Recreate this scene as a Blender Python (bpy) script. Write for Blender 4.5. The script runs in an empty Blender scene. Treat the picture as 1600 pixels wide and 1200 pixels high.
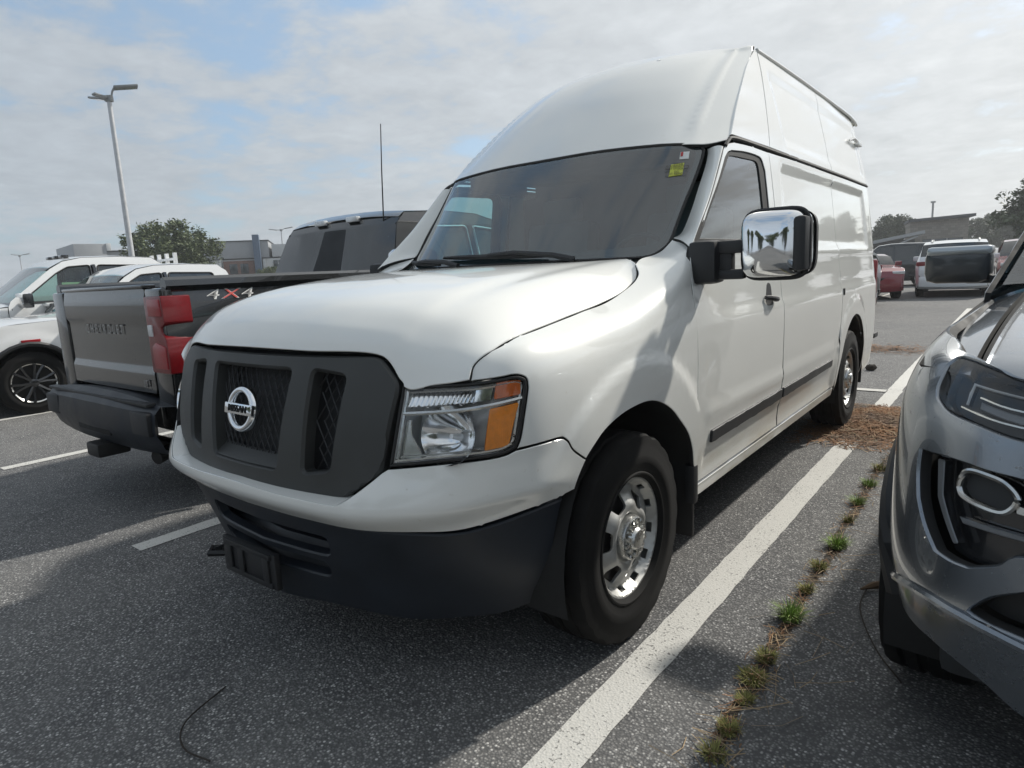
import bpy, bmesh, math, random
import numpy as np
from mathutils import Vector, Matrix
from mathutils.geometry import delaunay_2d_cdt
random.seed(7); np.random.seed(7)
SC = bpy.context.scene; COL = SC.collection

# ---------------------------------------------------------------- camera, sky, sun, exposure
YAW, PITCH, ROLL = -0.671814844, -0.172154045, -0.048755
CAM_LOC = Vector((2.04334, -1.986299, 1.363095))
fw = Vector((math.sin(YAW)*math.cos(PITCH), math.cos(YAW)*math.cos(PITCH), math.sin(PITCH)))
rt = Vector((math.cos(YAW), -math.sin(YAW), 0)); upv = rt.cross(fw)
cr = rt*math.cos(ROLL)+upv*math.sin(ROLL); cu = -rt*math.sin(ROLL)+upv*math.cos(ROLL)
cam = bpy.data.cameras.new('camera'); cam_o = bpy.data.objects.new('camera', cam); COL.objects.link(cam_o)
M4 = Matrix((cr, cu, -fw)).transposed().to_4x4(); M4.translation = CAM_LOC
cam_o.matrix_world = M4
cam.sensor_width = 36; cam.lens = 36*1009.687/1600; cam.clip_start = .02; cam.clip_end = 3000
SC.camera = cam_o

SUN = Vector((.42, 1.15, 1.0)).normalized()
SUN_EL, SUN_ROT = math.asin(SUN.z), math.atan2(SUN.x, SUN.y)
world = bpy.data.worlds.new('World'); SC.world = world; world.use_nodes = True
nt = world.node_tree; N, L = nt.nodes, nt.links; N.clear()
wo = N.new('ShaderNodeOutputWorld'); bg = N.new('ShaderNodeBackground')
sky = N.new('ShaderNodeTexSky'); sky.sky_type = 'NISHITA'; sky.sun_disc = False
sky.sun_elevation = SUN_EL; sky.sun_rotation = SUN_ROT; sky.air_density = 1.0; sky.dust_density = 2.2; sky.ozone_density = 1.5
def wm(op, a, b=None, c=None, clamp=False):
    n = N.new('ShaderNodeMath'); n.operation = op; n.use_clamp = clamp
    for i, v in enumerate((a, b, c)):
        if v is None: continue
        if isinstance(v, (int, float)): n.inputs[i].default_value = v
        else: L.new(v, n.inputs[i])
    return n.outputs[0]
tc = N.new('ShaderNodeTexCoord'); sep = N.new('ShaderNodeSeparateXYZ'); L.new(tc.outputs['Generated'], sep.inputs[0])
zc = wm('ADD', wm('MAXIMUM', sep.outputs[2], 0.0), .16)
cmb = N.new('ShaderNodeCombineXYZ'); L.new(wm('DIVIDE', sep.outputs[0], zc), cmb.inputs[0]); L.new(wm('DIVIDE', sep.outputs[1], zc), cmb.inputs[1])
def wnoise(scale, detail, rough, off=(0, 0, 0), dist=0.0):
    m = N.new('ShaderNodeMapping'); m.inputs['Location'].default_value = off; L.new(cmb.outputs[0], m.inputs[0])
    t = N.new('ShaderNodeTexNoise'); t.inputs['Scale'].default_value = scale; t.inputs['Detail'].default_value = detail
    t.inputs['Roughness'].default_value = rough; t.inputs['Distortion'].default_value = dist
    L.new(m.outputs[0], t.inputs[0]); return t.outputs[0]
big = wnoise(.62, 3, .5, (3.1, 1.7, 0)); med = wnoise(3.3, 6, .62, (.4, 2.2, 0), .25); fine = wnoise(10.0, 6, .62, (1, 5, 0), .4)
cov = wm('ADD', wm('MULTIPLY', big, .62), wm('ADD', wm('MULTIPLY', med, .36), wm('MULTIPLY', fine, .10)))
cr1 = N.new('ShaderNodeMapRange'); cr1.interpolation_type = 'SMOOTHSTEP'; L.new(cov, cr1.inputs[0])
cr1.inputs[1].default_value = .43; cr1.inputs[2].default_value = .535
# clouds brighten towards the sun, as thin cloud does
dp = N.new('ShaderNodeVectorMath'); dp.operation = 'DOT_PRODUCT'; L.new(tc.outputs['Generated'], dp.inputs[0]); dp.inputs[1].default_value = SUN
fwd = wm('POWER', wm('MULTIPLY_ADD', dp.outputs['Value'], .5, .5), 2.4)
relief = wm('MULTIPLY_ADD', med, .50, wm('MULTIPLY_ADD', fine, .30, .66))
# and, more weakly, opposite it, where they are lit full on
bwd = wm('POWER', wm('MULTIPLY_ADD', dp.outputs['Value'], -.5, .5), 2.5)
lum = wm('ADD', wm('MULTIPLY_ADD', fwd, 2.75, 1.5), wm('MULTIPLY', bwd, 3.2))
cb = wm('MULTIPLY', lum, relief)
ccol = N.new('ShaderNodeMix'); ccol.data_type = 'RGBA'; L.new(fwd, ccol.inputs[0])
ccol.inputs[6].default_value = (.86, .96, 1.07, 1); ccol.inputs[7].default_value = (1.0, 1.0, .97, 1)
cmul = N.new('ShaderNodeVectorMath'); cmul.operation = 'SCALE'; L.new(ccol.outputs[2], cmul.inputs[0]); L.new(cb, cmul.inputs['Scale'])
# a pale hazy veil over the clear part of the sky
veil = N.new('ShaderNodeMix'); veil.data_type = 'RGBA'; veil.inputs[0].default_value = .62; L.new(sky.outputs[0], veil.inputs[6])
vcol = N.new('ShaderNodeVectorMath'); vcol.operation = 'SCALE'; vcol.inputs[0].default_value = (.66, .93, 1.20); L.new(wm('MULTIPLY', lum, .93), vcol.inputs['Scale'])
L.new(vcol.outputs[0], veil.inputs[7])
mixc = N.new('ShaderNodeMix'); mixc.data_type = 'RGBA'; L.new(wm('MULTIPLY', cr1.outputs[0], .9), mixc.inputs[0]); L.new(veil.outputs[2], mixc.inputs[6]); L.new(cmul.outputs[0], mixc.inputs[7])
L.new(mixc.outputs[2], bg.inputs[0]); bg.inputs[1].default_value = .1; L.new(bg.outputs[0], wo.inputs[0])

sl = bpy.data.lights.new('sun', 'SUN'); sl.energy = 2.1; sl.angle = math.radians(2.0); sl.color = (1, .955, .875)
so = bpy.data.objects.new('sun', sl); COL.objects.link(so); so.rotation_euler = SUN.to_track_quat('Z', 'Y').to_euler(); so.location = (0, 0, 30)
SC.view_settings.view_transform = 'Standard'; SC.view_settings.look = 'None'; SC.view_settings.gamma = 1
SC.view_settings.use_curve_mapping = False; SC.view_settings.exposure = 1.0
SC.cycles.max_bounces = 8; SC.cycles.transparent_max_bounces = 12; SC.cycles.caustics_reflective = False; SC.cycles.caustics_refractive = False
SC.cycles.sample_clamp_indirect = 6
# ---------------------------------------------------------------- curved sheet surfaces (pure maths)
def cr_w(t):
    return (-.5*t+t*t-.5*t**3, 1-2.5*t*t+1.5*t**3, .5*t+2*t*t-1.5*t**3, -.5*t*t+.5*t**3)

def net_eval(net, u, v):
    """bicubic Catmull-Rom through a (stations x levels x 3) net; u, v in index units (arrays)"""
    n, m = net.shape[:2]
    u = np.asarray(u, float); v = np.asarray(v, float)
    pad = np.empty((n+2, m+2, 3))
    pad[1:-1, 1:-1] = net
    pad[0, 1:-1] = 2*net[0]-net[1]; pad[-1, 1:-1] = 2*net[-1]-net[-2]
    pad[:, 0] = 2*pad[:, 1]-pad[:, 2]; pad[:, -1] = 2*pad[:, -2]-pad[:, -3]
    i = np.clip(np.floor(u).astype(int), 0, n-2); j = np.clip(np.floor(v).astype(int), 0, m-2)
    wu = cr_w(u-i); wv = cr_w(v-j)
    out = np.zeros(u.shape+(3,))
    for a in range(4):
        for b in range(4):
            out += (wu[a]*wv[b])[..., None]*pad[i+a, j+b]
    return out

def sstep(a, b, x):
    t = np.clip((x-a)/(b-a), 0, 1); return t*t*(3-2*t)

# front wrap: nose, bumper, headlamp corner and front fender; rows run from the centre of the nose back to the door
W_NET = np.array([
 [(0,-0.825,0.28),(0,-0.866,0.45),(0,-0.887,0.6),(0,-0.935,0.7),(0,-0.895,0.84),(0,-0.865,1),(0,-0.83,1.13),(0,-0.8,1.2),(0,-0.75,1.27)],
 [(0.3,-0.775,0.28),(0.3,-0.836,0.45),(0.3,-0.872,0.6),(0.3,-0.925,0.7),(0.3,-0.885,0.84),(0.3,-0.85,1),(0.3,-0.815,1.13),(0.3,-0.79,1.2),(0.3,-0.74,1.26)],
 [(0.55,-0.71,0.28),(0.55,-0.771,0.45),(0.56,-0.827,0.6),(0.56,-0.885,0.7),(0.565,-0.845,0.84),(0.57,-0.795,1),(0.57,-0.745,1.13),(0.57,-0.72,1.18),(0.56,-0.68,1.24)],
 [(0.7,-0.605,0.28),(0.72,-0.681,0.45),(0.74,-0.732,0.615),(0.75,-0.775,0.71),(0.755,-0.755,0.85),(0.755,-0.72,1),(0.75,-0.69,1.1),(0.74,-0.66,1.16),(0.73,-0.6,1.21)],
 [(0.8,-0.495,0.28),(0.845,-0.566,0.45),(0.86,-0.612,0.635),(0.875,-0.65,0.73),(0.885,-0.665,0.86),(0.888,-0.65,1),(0.885,-0.625,1.09),(0.87,-0.585,1.145),(0.84,-0.53,1.17)],
 [(0.865,-0.345,0.28),(0.925,-0.411,0.45),(0.945,-0.462,0.65),(0.958,-0.51,0.745),(0.965,-0.55,0.87),(0.965,-0.55,1),(0.955,-0.535,1.09),(0.925,-0.505,1.15),(0.87,-0.47,1.178)],
 [(0.91,-0.188,0.28),(0.955,-0.24,0.45),(0.975,-0.295,0.65),(0.988,-0.34,0.75),(0.997,-0.37,0.88),(0.997,-0.37,1),(0.985,-0.36,1.09),(0.945,-0.34,1.155),(0.865,-0.32,1.195)],
 [(0.94,-0.08,0.28),(0.975,-0.1,0.45),(0.99,-0.11,0.65),(0.999,-0.12,0.76),(1.003,-0.125,0.9),(1,-0.125,1.02),(0.985,-0.125,1.105),(0.945,-0.12,1.17),(0.858,-0.12,1.222)],
 [(0.955,0.12,0.28),(0.98,0.12,0.45),(0.995,0.12,0.65),(1.002,0.12,0.77),(1.005,0.12,0.91),(1.003,0.12,1.04),(0.988,0.12,1.13),(0.945,0.12,1.2),(0.845,0.12,1.252)],
 [(0.965,0.36,0.28),(0.982,0.36,0.45),(0.997,0.36,0.65),(1.003,0.36,0.78),(1.005,0.36,0.93),(1.003,0.36,1.08),(0.988,0.36,1.19),(0.945,0.38,1.28),(0.81,0.43,1.36)],
 [(0.968,0.6,0.28),(0.984,0.6,0.45),(0.999,0.6,0.65),(1.003,0.6,0.8),(1.005,0.6,0.97),(1.003,0.6,1.12),(0.99,0.6,1.25),(0.962,0.6,1.4),(0.8,0.66,1.425)],
 [(0.97,0.8,0.28),(0.986,0.8,0.45),(1,0.8,0.65),(1.003,0.8,0.8),(1.005,0.8,0.97),(1.003,0.8,1.12),(0.99,0.8,1.28),(0.958,0.8,1.46),(0.818,0.82,1.53)],
])
def W(u, v):
    p = net_eval(W_NET, u, v)
    # pressed wheel-arch surround
    y, z = p[..., 1]-.06, p[..., 2]-.40
    r = np.hypot(np.where(y < 0, y*.92, y*1.03), z)
    # crease along the bumper cover
    v_ = np.asarray(v, float); k = .020*np.clip(1-np.abs(v_-2.92)/.8, 0, 1)*sstep(6.0, 4.6, np.asarray(u, float))
    q = np.clip(p[..., 0]/.95, 0, 1)**3; p[..., 1] -= k*(1-.6*q); p[..., 0] += k*q
    p[..., 0] += .013*sstep(.655, .625, r)*sstep(.4, .8, p[..., 0])*sstep(-.62, -.3, p[..., 1])
    return p

SX = np.array([(.20,.93),(.30,.955),(.376,.972),(.5,.986),(.62,.999),(.75,1.003),(.9,1.005),(1.1,1.003),(1.25,.99),(1.35,.977),(1.42,.966),(1.6,.944),(1.85,.911),(1.95,.895),(2.2,.838),(2.45,.770),(2.57,.733),(2.65,.70)])
def spl(tab, z):
    z = np.asarray(z, float); x, y = tab[:, 0], tab[:, 1]
    d = np.gradient(y, x); i = np.clip(np.searchsorted(x, z)-1, 0, len(x)-2)
    h = x[i+1]-x[i]; t = (z-x[i])/h
    return (y[i]*(1+2*t)*(1-t)**2+h*d[i]*t*(1-t)**2+y[i+1]*t*t*(3-2*t)+h*d[i+1]*t*t*(t-1))
def sbox(y, z, y0, y1, z0, z1, s):
    return sstep(y0-s, y0+s, y)*sstep(y1+s, y1-s, y)*sstep(z0-s, z0+s, z)*sstep(z1+s, z1-s, z)
def S(y, z):
    y = np.asarray(y, float); z = np.asarray(z, float)
    x = spl(SX, z)
    # rear corner rounding and a slight taper to the back
    x = x-.012*sstep(3.6, 4.7, y)-.14*np.clip((y-4.62)/.36, 0, 1)**2.6
    # false-window recess and upper panel recess
    x = x-.016*sbox(y, z, 1.99, 4.42, 1.425, 1.868, .012)
    x = x-.011*sbox(y, z, 2.18, 4.6, 2.03, 2.435, .016)
    # belt crease, door scoop, sill tuck
    x = x-.011*sbox(y, z, .62, 4.9, 1.13, 1.37, .022)*sstep(.6, 1.1, y)
    x = x+.007*sbox(y, z, .66, 3.05, .69, .74, .022)
    x = x-.007*sbox(y, z, .66, 3.05, .44, .55, .015)
    # rear wheel arch surround
    r = np.hypot((y-3.71)*1.02, z-.40)
    x = x+.012*sstep(.655, .625, r)*sstep(.3, .5, z)
    return np.stack([x, y, z], -1)
# hood
H_NET = np.array([
 # columns from the centre line out to the shut line; each column runs from the cowl down over the nose
 [(0,.43,1.392),(0,.2,1.393),(0,-.05,1.385),(0,-.3,1.367),(0,-.5,1.343),(0,-.66,1.305),(0,-.765,1.245),(0,-.812,1.195),(0,-.832,1.152)],
 [(.3,.445,1.391),(.3,.21,1.392),(.3,-.04,1.384),(.3,-.3,1.364),(.3,-.5,1.338),(.3,-.65,1.298),(.3,-.748,1.238),(.3,-.793,1.190),(.3,-.814,1.148)],
 [(.56,.48,1.392),(.55,.24,1.386),(.55,-.02,1.372),(.56,-.28,1.345),(.57,-.47,1.314),(.57,-.605,1.271),(.57,-.685,1.218),(.57,-.728,1.175),(.575,-.748,1.136)],
 [(.64,.495,1.392),(.64,.26,1.375),(.645,-.01,1.353),(.65,-.27,1.322),(.655,-.455,1.290),(.657,-.585,1.249),(.66,-.662,1.192),(.662,-.715,1.130),(.662,-.752,1.042)],
 [(.70,.505,1.392),(.715,.27,1.361),(.725,0,1.333),(.735,-.26,1.299),(.745,-.44,1.265),(.748,-.555,1.225),(.75,-.63,1.170),(.752,-.678,1.115),(.752,-.712,1.050)],
 [(.765,.47,1.39),(.83,.31,1.287),(.846,.06,1.235),(.862,-.22,1.200),(.868,-.40,1.179),(.873,-.52,1.163),(.878,-.60,1.138),(.868,-.645,1.105),(.85,-.67,1.076)],
])
def H(u, v): return net_eval(H_NET, u, v)
# windscreen, columns centre to edge, rows bottom to top
G_NET = np.array([
 [(0,.44,1.397),(0,.60,1.565),(0,.775,1.75),(0,.95,1.93)],
 [(.3,.455,1.397),(.3,.615,1.565),(.3,.787,1.75),(.3,.958,1.928)],
 [(.56,.515,1.397),(.56,.665,1.565),(.56,.83,1.745),(.55,.985,1.920)],
 [(.74,.632,1.402),(.725,.765,1.565),(.72,.905,1.74),(.705,1.02,1.911)],
 [(.835,.76,1.415),(.835,.86,1.565),(.825,.99,1.74),(.80,1.10,1.90)],
])
def G(u, v): return net_eval(G_NET, u, v)
# raised roof: nose of the cap and its crown
C_NET = np.array([
 [(0,.955,1.935),(0,1.14,2.115),(0,1.35,2.305),(0,1.58,2.475),(0,1.80,2.580),(0,2.0,2.627),(0,2.3,2.65)],
 [(.3,.962,1.932),(.3,1.15,2.11),(.3,1.365,2.30),(.3,1.60,2.465),(.3,1.82,2.568),(.3,2.01,2.614),(.3,2.3,2.64)],
 [(.55,.99,1.923),(.545,1.19,2.10),(.54,1.42,2.285),(.53,1.66,2.445),(.525,1.86,2.543),(.52,2.01,2.590),(.52,2.3,2.612)],
 [(.745,1.03,1.908),(.725,1.25,2.08),(.70,1.49,2.26),(.675,1.72,2.415),(.66,1.89,2.515),(.65,2.0,2.567),(.65,2.3,2.588)],
 [(.83,1.10,1.905),(.80,1.31,2.08),(.765,1.54,2.26),(.735,1.76,2.41),(.715,1.92,2.512),(.705,2.02,2.572),(.71,2.3,2.577)],
 [(.895,1.20,1.925),(.858,1.395,2.10),(.815,1.61,2.275),(.775,1.82,2.425),(.75,1.96,2.52),(.735,2.045,2.568),(.742,2.3,2.545)],
])
def C_(u, v): return net_eval(C_NET, u, v)
# grille face as y over (x, z)
def GR(x, z):
    x = np.asarray(x, float); z = np.asarray(z, float); t = z-.72
    return np.stack([x, -.912+.0398*t+.394*t*t+.23*x*x, z], -1)
# grey SUV beside the van, in its own frame (a = distance from its centre line, y back from its front axle)
SUV_AT, SUV_YAW = (2.765, .362), -.0785
def _suv_net():
    plan = [(0,-.93),(.4,-.915),(.6,-.87),(.75,-.79),(.86,-.66),(.925,-.50),(.955,-.32),(.965,-.12),(.968,.15),(.968,.45),(.968,.8),(.968,1.2),(.968,2.0),(.965,2.9),(.94,3.55),(.88,3.78)]
    lev = [(.40,.05,.97),(.52,.01,.99),(.62,-.012,1.0),(.76,-.004,1.0),(.93,.025,.995),(1.02,.05,.98),(1.10,.11,.945),(1.155,.20,.90)]
    net = []
    for i, (a, y) in enumerate(plan):
        row = []
        for z, dy, ka in lev:
            k = max(0.0, 1-max(0, y+.7)/.6); row.append((a*ka, y+dy*min(1, k+.0), z+(.03*max(0, y) if z > 1.05 else 0)))
        net.append(row)
    return np.array(net)
R_NET = _suv_net()
def RS(u, v): return net_eval(R_NET, u, v)
# ---------------------------------------------------------------- materials
def new_mat(name):
    m = bpy.data.materials.new(name); m.use_nodes = True
    t = m.node_tree; b = t.nodes['Principled BSDF']
    return m, t, b
def noise_fac(t, scale, detail=4, rough=.55, coord='Object', dist=0.0, stretch=None):
    c = t.nodes.new('ShaderNodeTexCoord'); n = t.nodes.new('ShaderNodeTexNoise')
    n.inputs['Scale'].default_value = scale; n.inputs['Detail'].default_value = detail; n.inputs['Roughness'].default_value = rough; n.inputs['Distortion'].default_value = dist
    src = c.outputs[coord]
    if stretch:
        mp = t.nodes.new('ShaderNodeMapping'); mp.inputs['Scale'].default_value = stretch; t.links.new(src, mp.inputs[0]); src = mp.outputs[0]
    t.links.new(src, n.inputs['Vector']); return n.outputs[0]
def ramp(t, fac, stops):
    r = t.nodes.new('ShaderNodeValToRGB'); e = r.color_ramp.elements
    while len(e) < len(stops): e.new(.5)
    for k, (p, c) in zip(e, stops): k.position = p; k.color = tuple(c)+(1,) if len(c) == 3 else c
    t.links.new(fac, r.inputs[0]); return r.outputs[0]
def rr(t, fac, a, b, lo, hi):
    m = t.nodes.new('ShaderNodeMapRange'); t.links.new(fac, m.inputs[0])
    for i, v in zip((1, 2, 3, 4), (a, b, lo, hi)): m.inputs[i].default_value = v
    return m.outputs[0]
def mixc_(t, fac, a, b, mode='MIX'):
    m = t.nodes.new('ShaderNodeMix'); m.data_type = 'RGBA'; m.blend_type = mode
    for i, v in ((0, fac), (6, a), (7, b)):
        if isinstance(v, (int, float)): m.inputs[i].default_value = v
        elif isinstance(v, tuple): m.inputs[i].default_value = v+(1,) if len(v) == 3 else v
        else: t.links.new(v, m.inputs[i])
    return m.outputs[2]
def bump(t, b, h, strength=.2, dist=.01):
    n = t.nodes.new('ShaderNodeBump'); n.inputs['Strength'].default_value = strength; n.inputs['Distance'].default_value = dist
    t.links.new(h, n.inputs['Height']); t.links.new(n.outputs[0], b.inputs['Normal'])
def simple(name, col, rough=.5, metal=0, coat=0, var=.06, scale=6, bmp=0, bscale=200, spec=.5):
    m, t, b = new_mat(name)
    f = noise_fac(t, scale, 5, .6)
    lo = tuple(max(0, c*(1-var*2)) for c in col); hi = tuple(min(1, c*(1+var*2)) for c in col)
    t.links.new(ramp(t, f, [(.3, lo), (.7, hi)]), b.inputs['Base Color'])
    t.links.new(rr(t, f, .3, .7, max(.02, rough*.85), min(1, rough*1.15)), b.inputs['Roughness'])
    b.inputs['Metallic'].default_value = metal; b.inputs['Coat Weight'].default_value = coat; b.inputs['Coat Roughness'].default_value = .04
    b.inputs['Specular IOR Level'].default_value = spec
    if bmp: bump(t, b, noise_fac(t, bscale, 3, .6), bmp, .002)
    return m
def paint(name, col, rough=.32, metal=0.0, dirt=.0, dirtcol=(.30, .26, .20), flake=0.0, coat=1.0, zlo=.35, zhi=.62, orange=.0):
    m, t, b = new_mat(name)
    f = noise_fac(t, 3.0, 6, .65)
    base = ramp(t, f, [(.3, tuple(c*.965 for c in col)), (.7, col)])
    if flake:
        v = t.nodes.new('ShaderNodeTexVoronoi'); v.inputs['Scale'].default_value = 900
        c = t.nodes.new('ShaderNodeTexCoord'); t.links.new(c.outputs['Object'], v.inputs['Vector'])
        base = mixc_(t, rr(t, v.outputs['Distance'], .0, .6, flake, 0), base, tuple(min(1, x*1.9+.05) for x in col))
    if dirt:
        g = t.nodes.new('ShaderNodeNewGeometry'); s = t.nodes.new('ShaderNodeSeparateXYZ'); t.links.new(g.outputs['Position'], s.inputs[0])
        h = rr(t, s.outputs[2], zlo, zhi, 1, 0)
        n1 = noise_fac(t, 5, 8, .72, stretch=(1, .35, 1.2)); n2 = noise_fac(t, 55, 4, .6)
        fac = t.nodes.new('ShaderNodeMath'); fac.operation = 'MULTIPLY'; t.links.new(h, fac.inputs[0]); t.links.new(rr(t, n1, .38, .72, 0, 1), fac.inputs[1])
        fac2 = t.nodes.new('ShaderNodeMath'); fac2.operation = 'MULTIPLY'; fac2.use_clamp = True; t.links.new(fac.outputs[0], fac2.inputs[0]); fac2.inputs[1].default_value = dirt
        sp = t.nodes.new('ShaderNodeMath'); sp.operation = 'MULTIPLY'; t.links.new(rr(t, n2, .67, .73, 0, .30), sp.inputs[0]); sp.inputs[1].default_value = 1
        ad = t.nodes.new('ShaderNodeMath'); ad.operation = 'ADD'; ad.use_clamp = True; t.links.new(fac2.outputs[0], ad.inputs[0]); t.links.new(sp.outputs[0], ad.inputs[1])
        base = mixc_(t, ad.outputs[0], base, dirtcol)
        t.links.new(rr(t, ad.outputs[0], 0, .6, rough, .7), b.inputs['Roughness'])
        t.links.new(rr(t, ad.outputs[0], 0, .5, coat, .1), b.inputs['Coat Weight'])
    else:
        b.inputs['Roughness'].default_value = rough; b.inputs['Coat Weight'].default_value = coat
    t.links.new(base, b.inputs['Base Color']); b.inputs['Metallic'].default_value = metal
    t.links.new(rr(t, noise_fac(t, 14, 5, .7), .35, .75, .015, .05), b.inputs['Coat Roughness'])
    if orange: bump(t, b, noise_fac(t, 2.2, 2, .5), orange, .02)
    return m
def glass(name, tint, gloss=.06, rough=.0, min_ref=.05, dens=1.0):
    """thin pane: tinted see-through with a fresnel reflection"""
    m = bpy.data.materials.new(name); m.use_nodes = True; t = m.node_tree; t.nodes.clear()
    o = t.nodes.new('ShaderNodeOutputMaterial'); tr = t.nodes.new('ShaderNodeBsdfTransparent'); g = t.nodes.new('ShaderNodeBsdfGlossy'); g.inputs['Roughness'].default_value = rough
    fr = t.nodes.new('ShaderNodeFresnel'); ge = t.nodes.new('ShaderNodeNewGeometry'); t.links.new(rr(t, ge.outputs['Backfacing'], 0, 1, 1.5, 1/1.5), fr.inputs[0])
    f2 = t.nodes.new('ShaderNodeMath'); f2.operation = 'MULTIPLY_ADD'; t.links.new(fr.outputs[0], f2.inputs[0]); f2.inputs[1].default_value = 1.25; f2.inputs[2].default_value = gloss; f2.use_clamp = True
    n = noise_fac(t, 4, 6, .7)
    tr.inputs[0].default_value = tuple(tint)+(1,); t.links.new(rr(t, n, .3, .8, rough, rough+.04), g.inputs['Roughness'])
    # a thin film of road dust, coloured blue to paint in reflected sky
    df = t.nodes.new('ShaderNodeBsdfDiffuse'); df.inputs[0].default_value = (.33, .45, .50, 1)
    mx = t.nodes.new('ShaderNodeMixShader'); mx2 = t.nodes.new('ShaderNodeMixShader')
    t.links.new(rr(t, n, .4, .8, min_ref*.5, min_ref*1.6), mx2.inputs[0]); t.links.new(tr.outputs[0], mx2.inputs[1]); t.links.new(df.outputs[0], mx2.inputs[2])
    t.links.new(f2.outputs[0], mx.inputs[0]); t.links.new(mx2.outputs[0], mx.inputs[1]); t.links.new(g.outputs[0], mx.inputs[2]); t.links.new(mx.outputs[0], o.inputs[0])
    return m
MAT = {}
MAT['white'] = paint('white_paint', (.80, .805, .77), .30, dirt=1.0, dirtcol=(.36, .31, .22), zhi=.70, orange=.012)
MAT['white_far'] = paint('white_truck_paint', (.80, .81, .81), .30, dirt=.5)
MAT['gap'] = simple('dark_seam', (.012, .012, .012), .8)  # on folded panel edges it paints in the shade of the shut gaps
MAT['black_plastic'] = simple('black_textured_plastic', (.018, .019, .021), .55, var=.12, bmp=.25, bscale=420)
MAT['bumper_plastic'] = simple('black_bumper_plastic', (.012, .016, .023), .46, var=.12, bmp=.12, bscale=500)
MAT['grille_plastic'] = simple('charcoal_grille_plastic', (.042, .044, .043), .52, var=.10, bmp=.2, bscale=600)
MAT['rubber'] = simple('black_rubber', (.014, .014, .014), .6, var=.1)
MAT['chrome'] = simple('chrome', (.78, .80, .82), .06, 1.0, var=.02)
MAT['satin_chrome'] = simple('satin_chrome', (.60, .60, .58), .24, 1.0, var=.05, scale=30)
MAT['wheel_silver'] = simple('silver_wheel_finish', (.50, .50, .48), .42, .6, var=.05, scale=20)
MAT['dark_in'] = simple('dark_interior_trim', (.030, .032, .034), .75)
MAT['seat'] = simple('grey_seat_cloth', (.13, .135, .14), .9, bmp=.3, bscale=300)
MAT['wind'] = glass('windscreen_glass', (.46, .74, .80), .11, .0, .035)
MAT['side_glass'] = glass('side_window_glass', (.66, .82, .76), .05, 0, .03)
MAT['privacy'] = glass('privacy_glass', (.05, .055, .06), .07, 0, .05)
MAT['lens'] = glass('clear_lamp_lens', (.97, .975, .975), .0, 0, .006)
MAT['reflector'] = simple('lamp_reflector', (.92, .93, .94), .09, .95, var=.03)
MAT['lamp_house'] = simple('lamp_housing', (.75, .76, .76), .30, .35)
def lens_mat(name, col, emit=0):
    m, t, b = new_mat(name)
    f = noise_fac(t, 60, 3); t.links.new(ramp(t, f, [(.3, tuple(c*.8 for c in col)), (.7, col)]), b.inputs['Base Color'])
    b.inputs['Roughness'].default_value = .28; b.inputs['Coat Weight'].default_value = .35
    w = t.nodes.new('ShaderNodeTexWave'); w.inputs['Scale'].default_value = 90; c = t.nodes.new('ShaderNodeTexCoord'); t.links.new(c.outputs['Object'], w.inputs[0]); bump(t, b, w.outputs[1], .15, .002)
    return m
MAT['amber'] = lens_mat('amber_lens', (.92, .27, .006)); MAT['amber_red'] = lens_mat('dark_amber_lens', (.62, .13, .015))
MAT['red'] = lens_mat('red_lens', (.20, .006, .010)); MAT['red_bright'] = lens_mat('bright_red_lens', (.36, .010, .018))
MAT['clear_plastic'] = lens_mat('clear_reversing_lens', (.7, .7, .7))
MAT['steel'] = simple('dark_steel', (.05, .05, .05), .5, .8)
def tyre_mat():
    m, t, b = new_mat('tyre_rubber'); f = noise_fac(t, 9, 6, .65)
    t.links.new(ramp(t, f, [(.3, (.004, .004, .004)), (.75, (.0095, .0093, .009))]), b.inputs['Base Color']); b.inputs['Roughness'].default_value = .8; b.inputs['Specular IOR Level'].default_value = .25
    bump(t, b, noise_fac(t, 160, 3, .6), .25, .002); return m
MAT['tyre'] = tyre_mat()
# ---------------------------------------------------------------- builders
def obj(name, bm_or_me, mat=None, parent=None, smooth=True, sharp=38, label=None):
    if isinstance(bm_or_me, bmesh.types.BMesh):
        me = bpy.data.meshes.new(name); bm_or_me.to_mesh(me); bm_or_me.free()
    else: me = bm_or_me
    mats = mat if isinstance(mat, (list, tuple)) else [mat]
    for m in mats:
        if m is not None and len(me.materials) < len(mats): me.materials.append(m)
    if smooth and len(me.polygons):
        me.polygons.foreach_set('use_smooth', [True]*len(me.polygons))
        me.set_sharp_from_angle(angle=math.radians(sharp))
    o = bpy.data.objects.new(name, me); COL.objects.link(o)
    if parent is not None: o.parent = parent
    if label: o['label'] = label
    return o
def thing(name, label, cat, loc=(0, 0, 0), rz=0, group=None):
    o = bpy.data.objects.new(name, None); COL.objects.link(o); o.location = loc; o.rotation_euler = (0, 0, rz); o.empty_display_size = .1
    o['label'] = label; o['category'] = cat
    if group: o['group'] = group
    return o
def tag(o, label=None, cat=None, group=None, kind=None):
    for k, v in (('label', label), ('category', cat), ('group', group), ('kind', kind)):
        if v: o[k] = v
    return o
def copy_tree(o, parent=None):
    c = o.copy(); COL.objects.link(c)
    if parent is not None: c.parent = parent
    for ch in list(o.children): copy_tree(ch, c)
    return c
def pyd(verts, faces):
    me = bpy.data.meshes.new('m'); me.from_pydata([tuple(v) for v in verts], [], faces); me.validate(); return me
def fixn(me):
    bm = bmesh.new(); bm.from_mesh(me); bmesh.ops.recalc_face_normals(bm, faces=bm.faces); bm.to_mesh(me); bm.free(); return me
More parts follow.
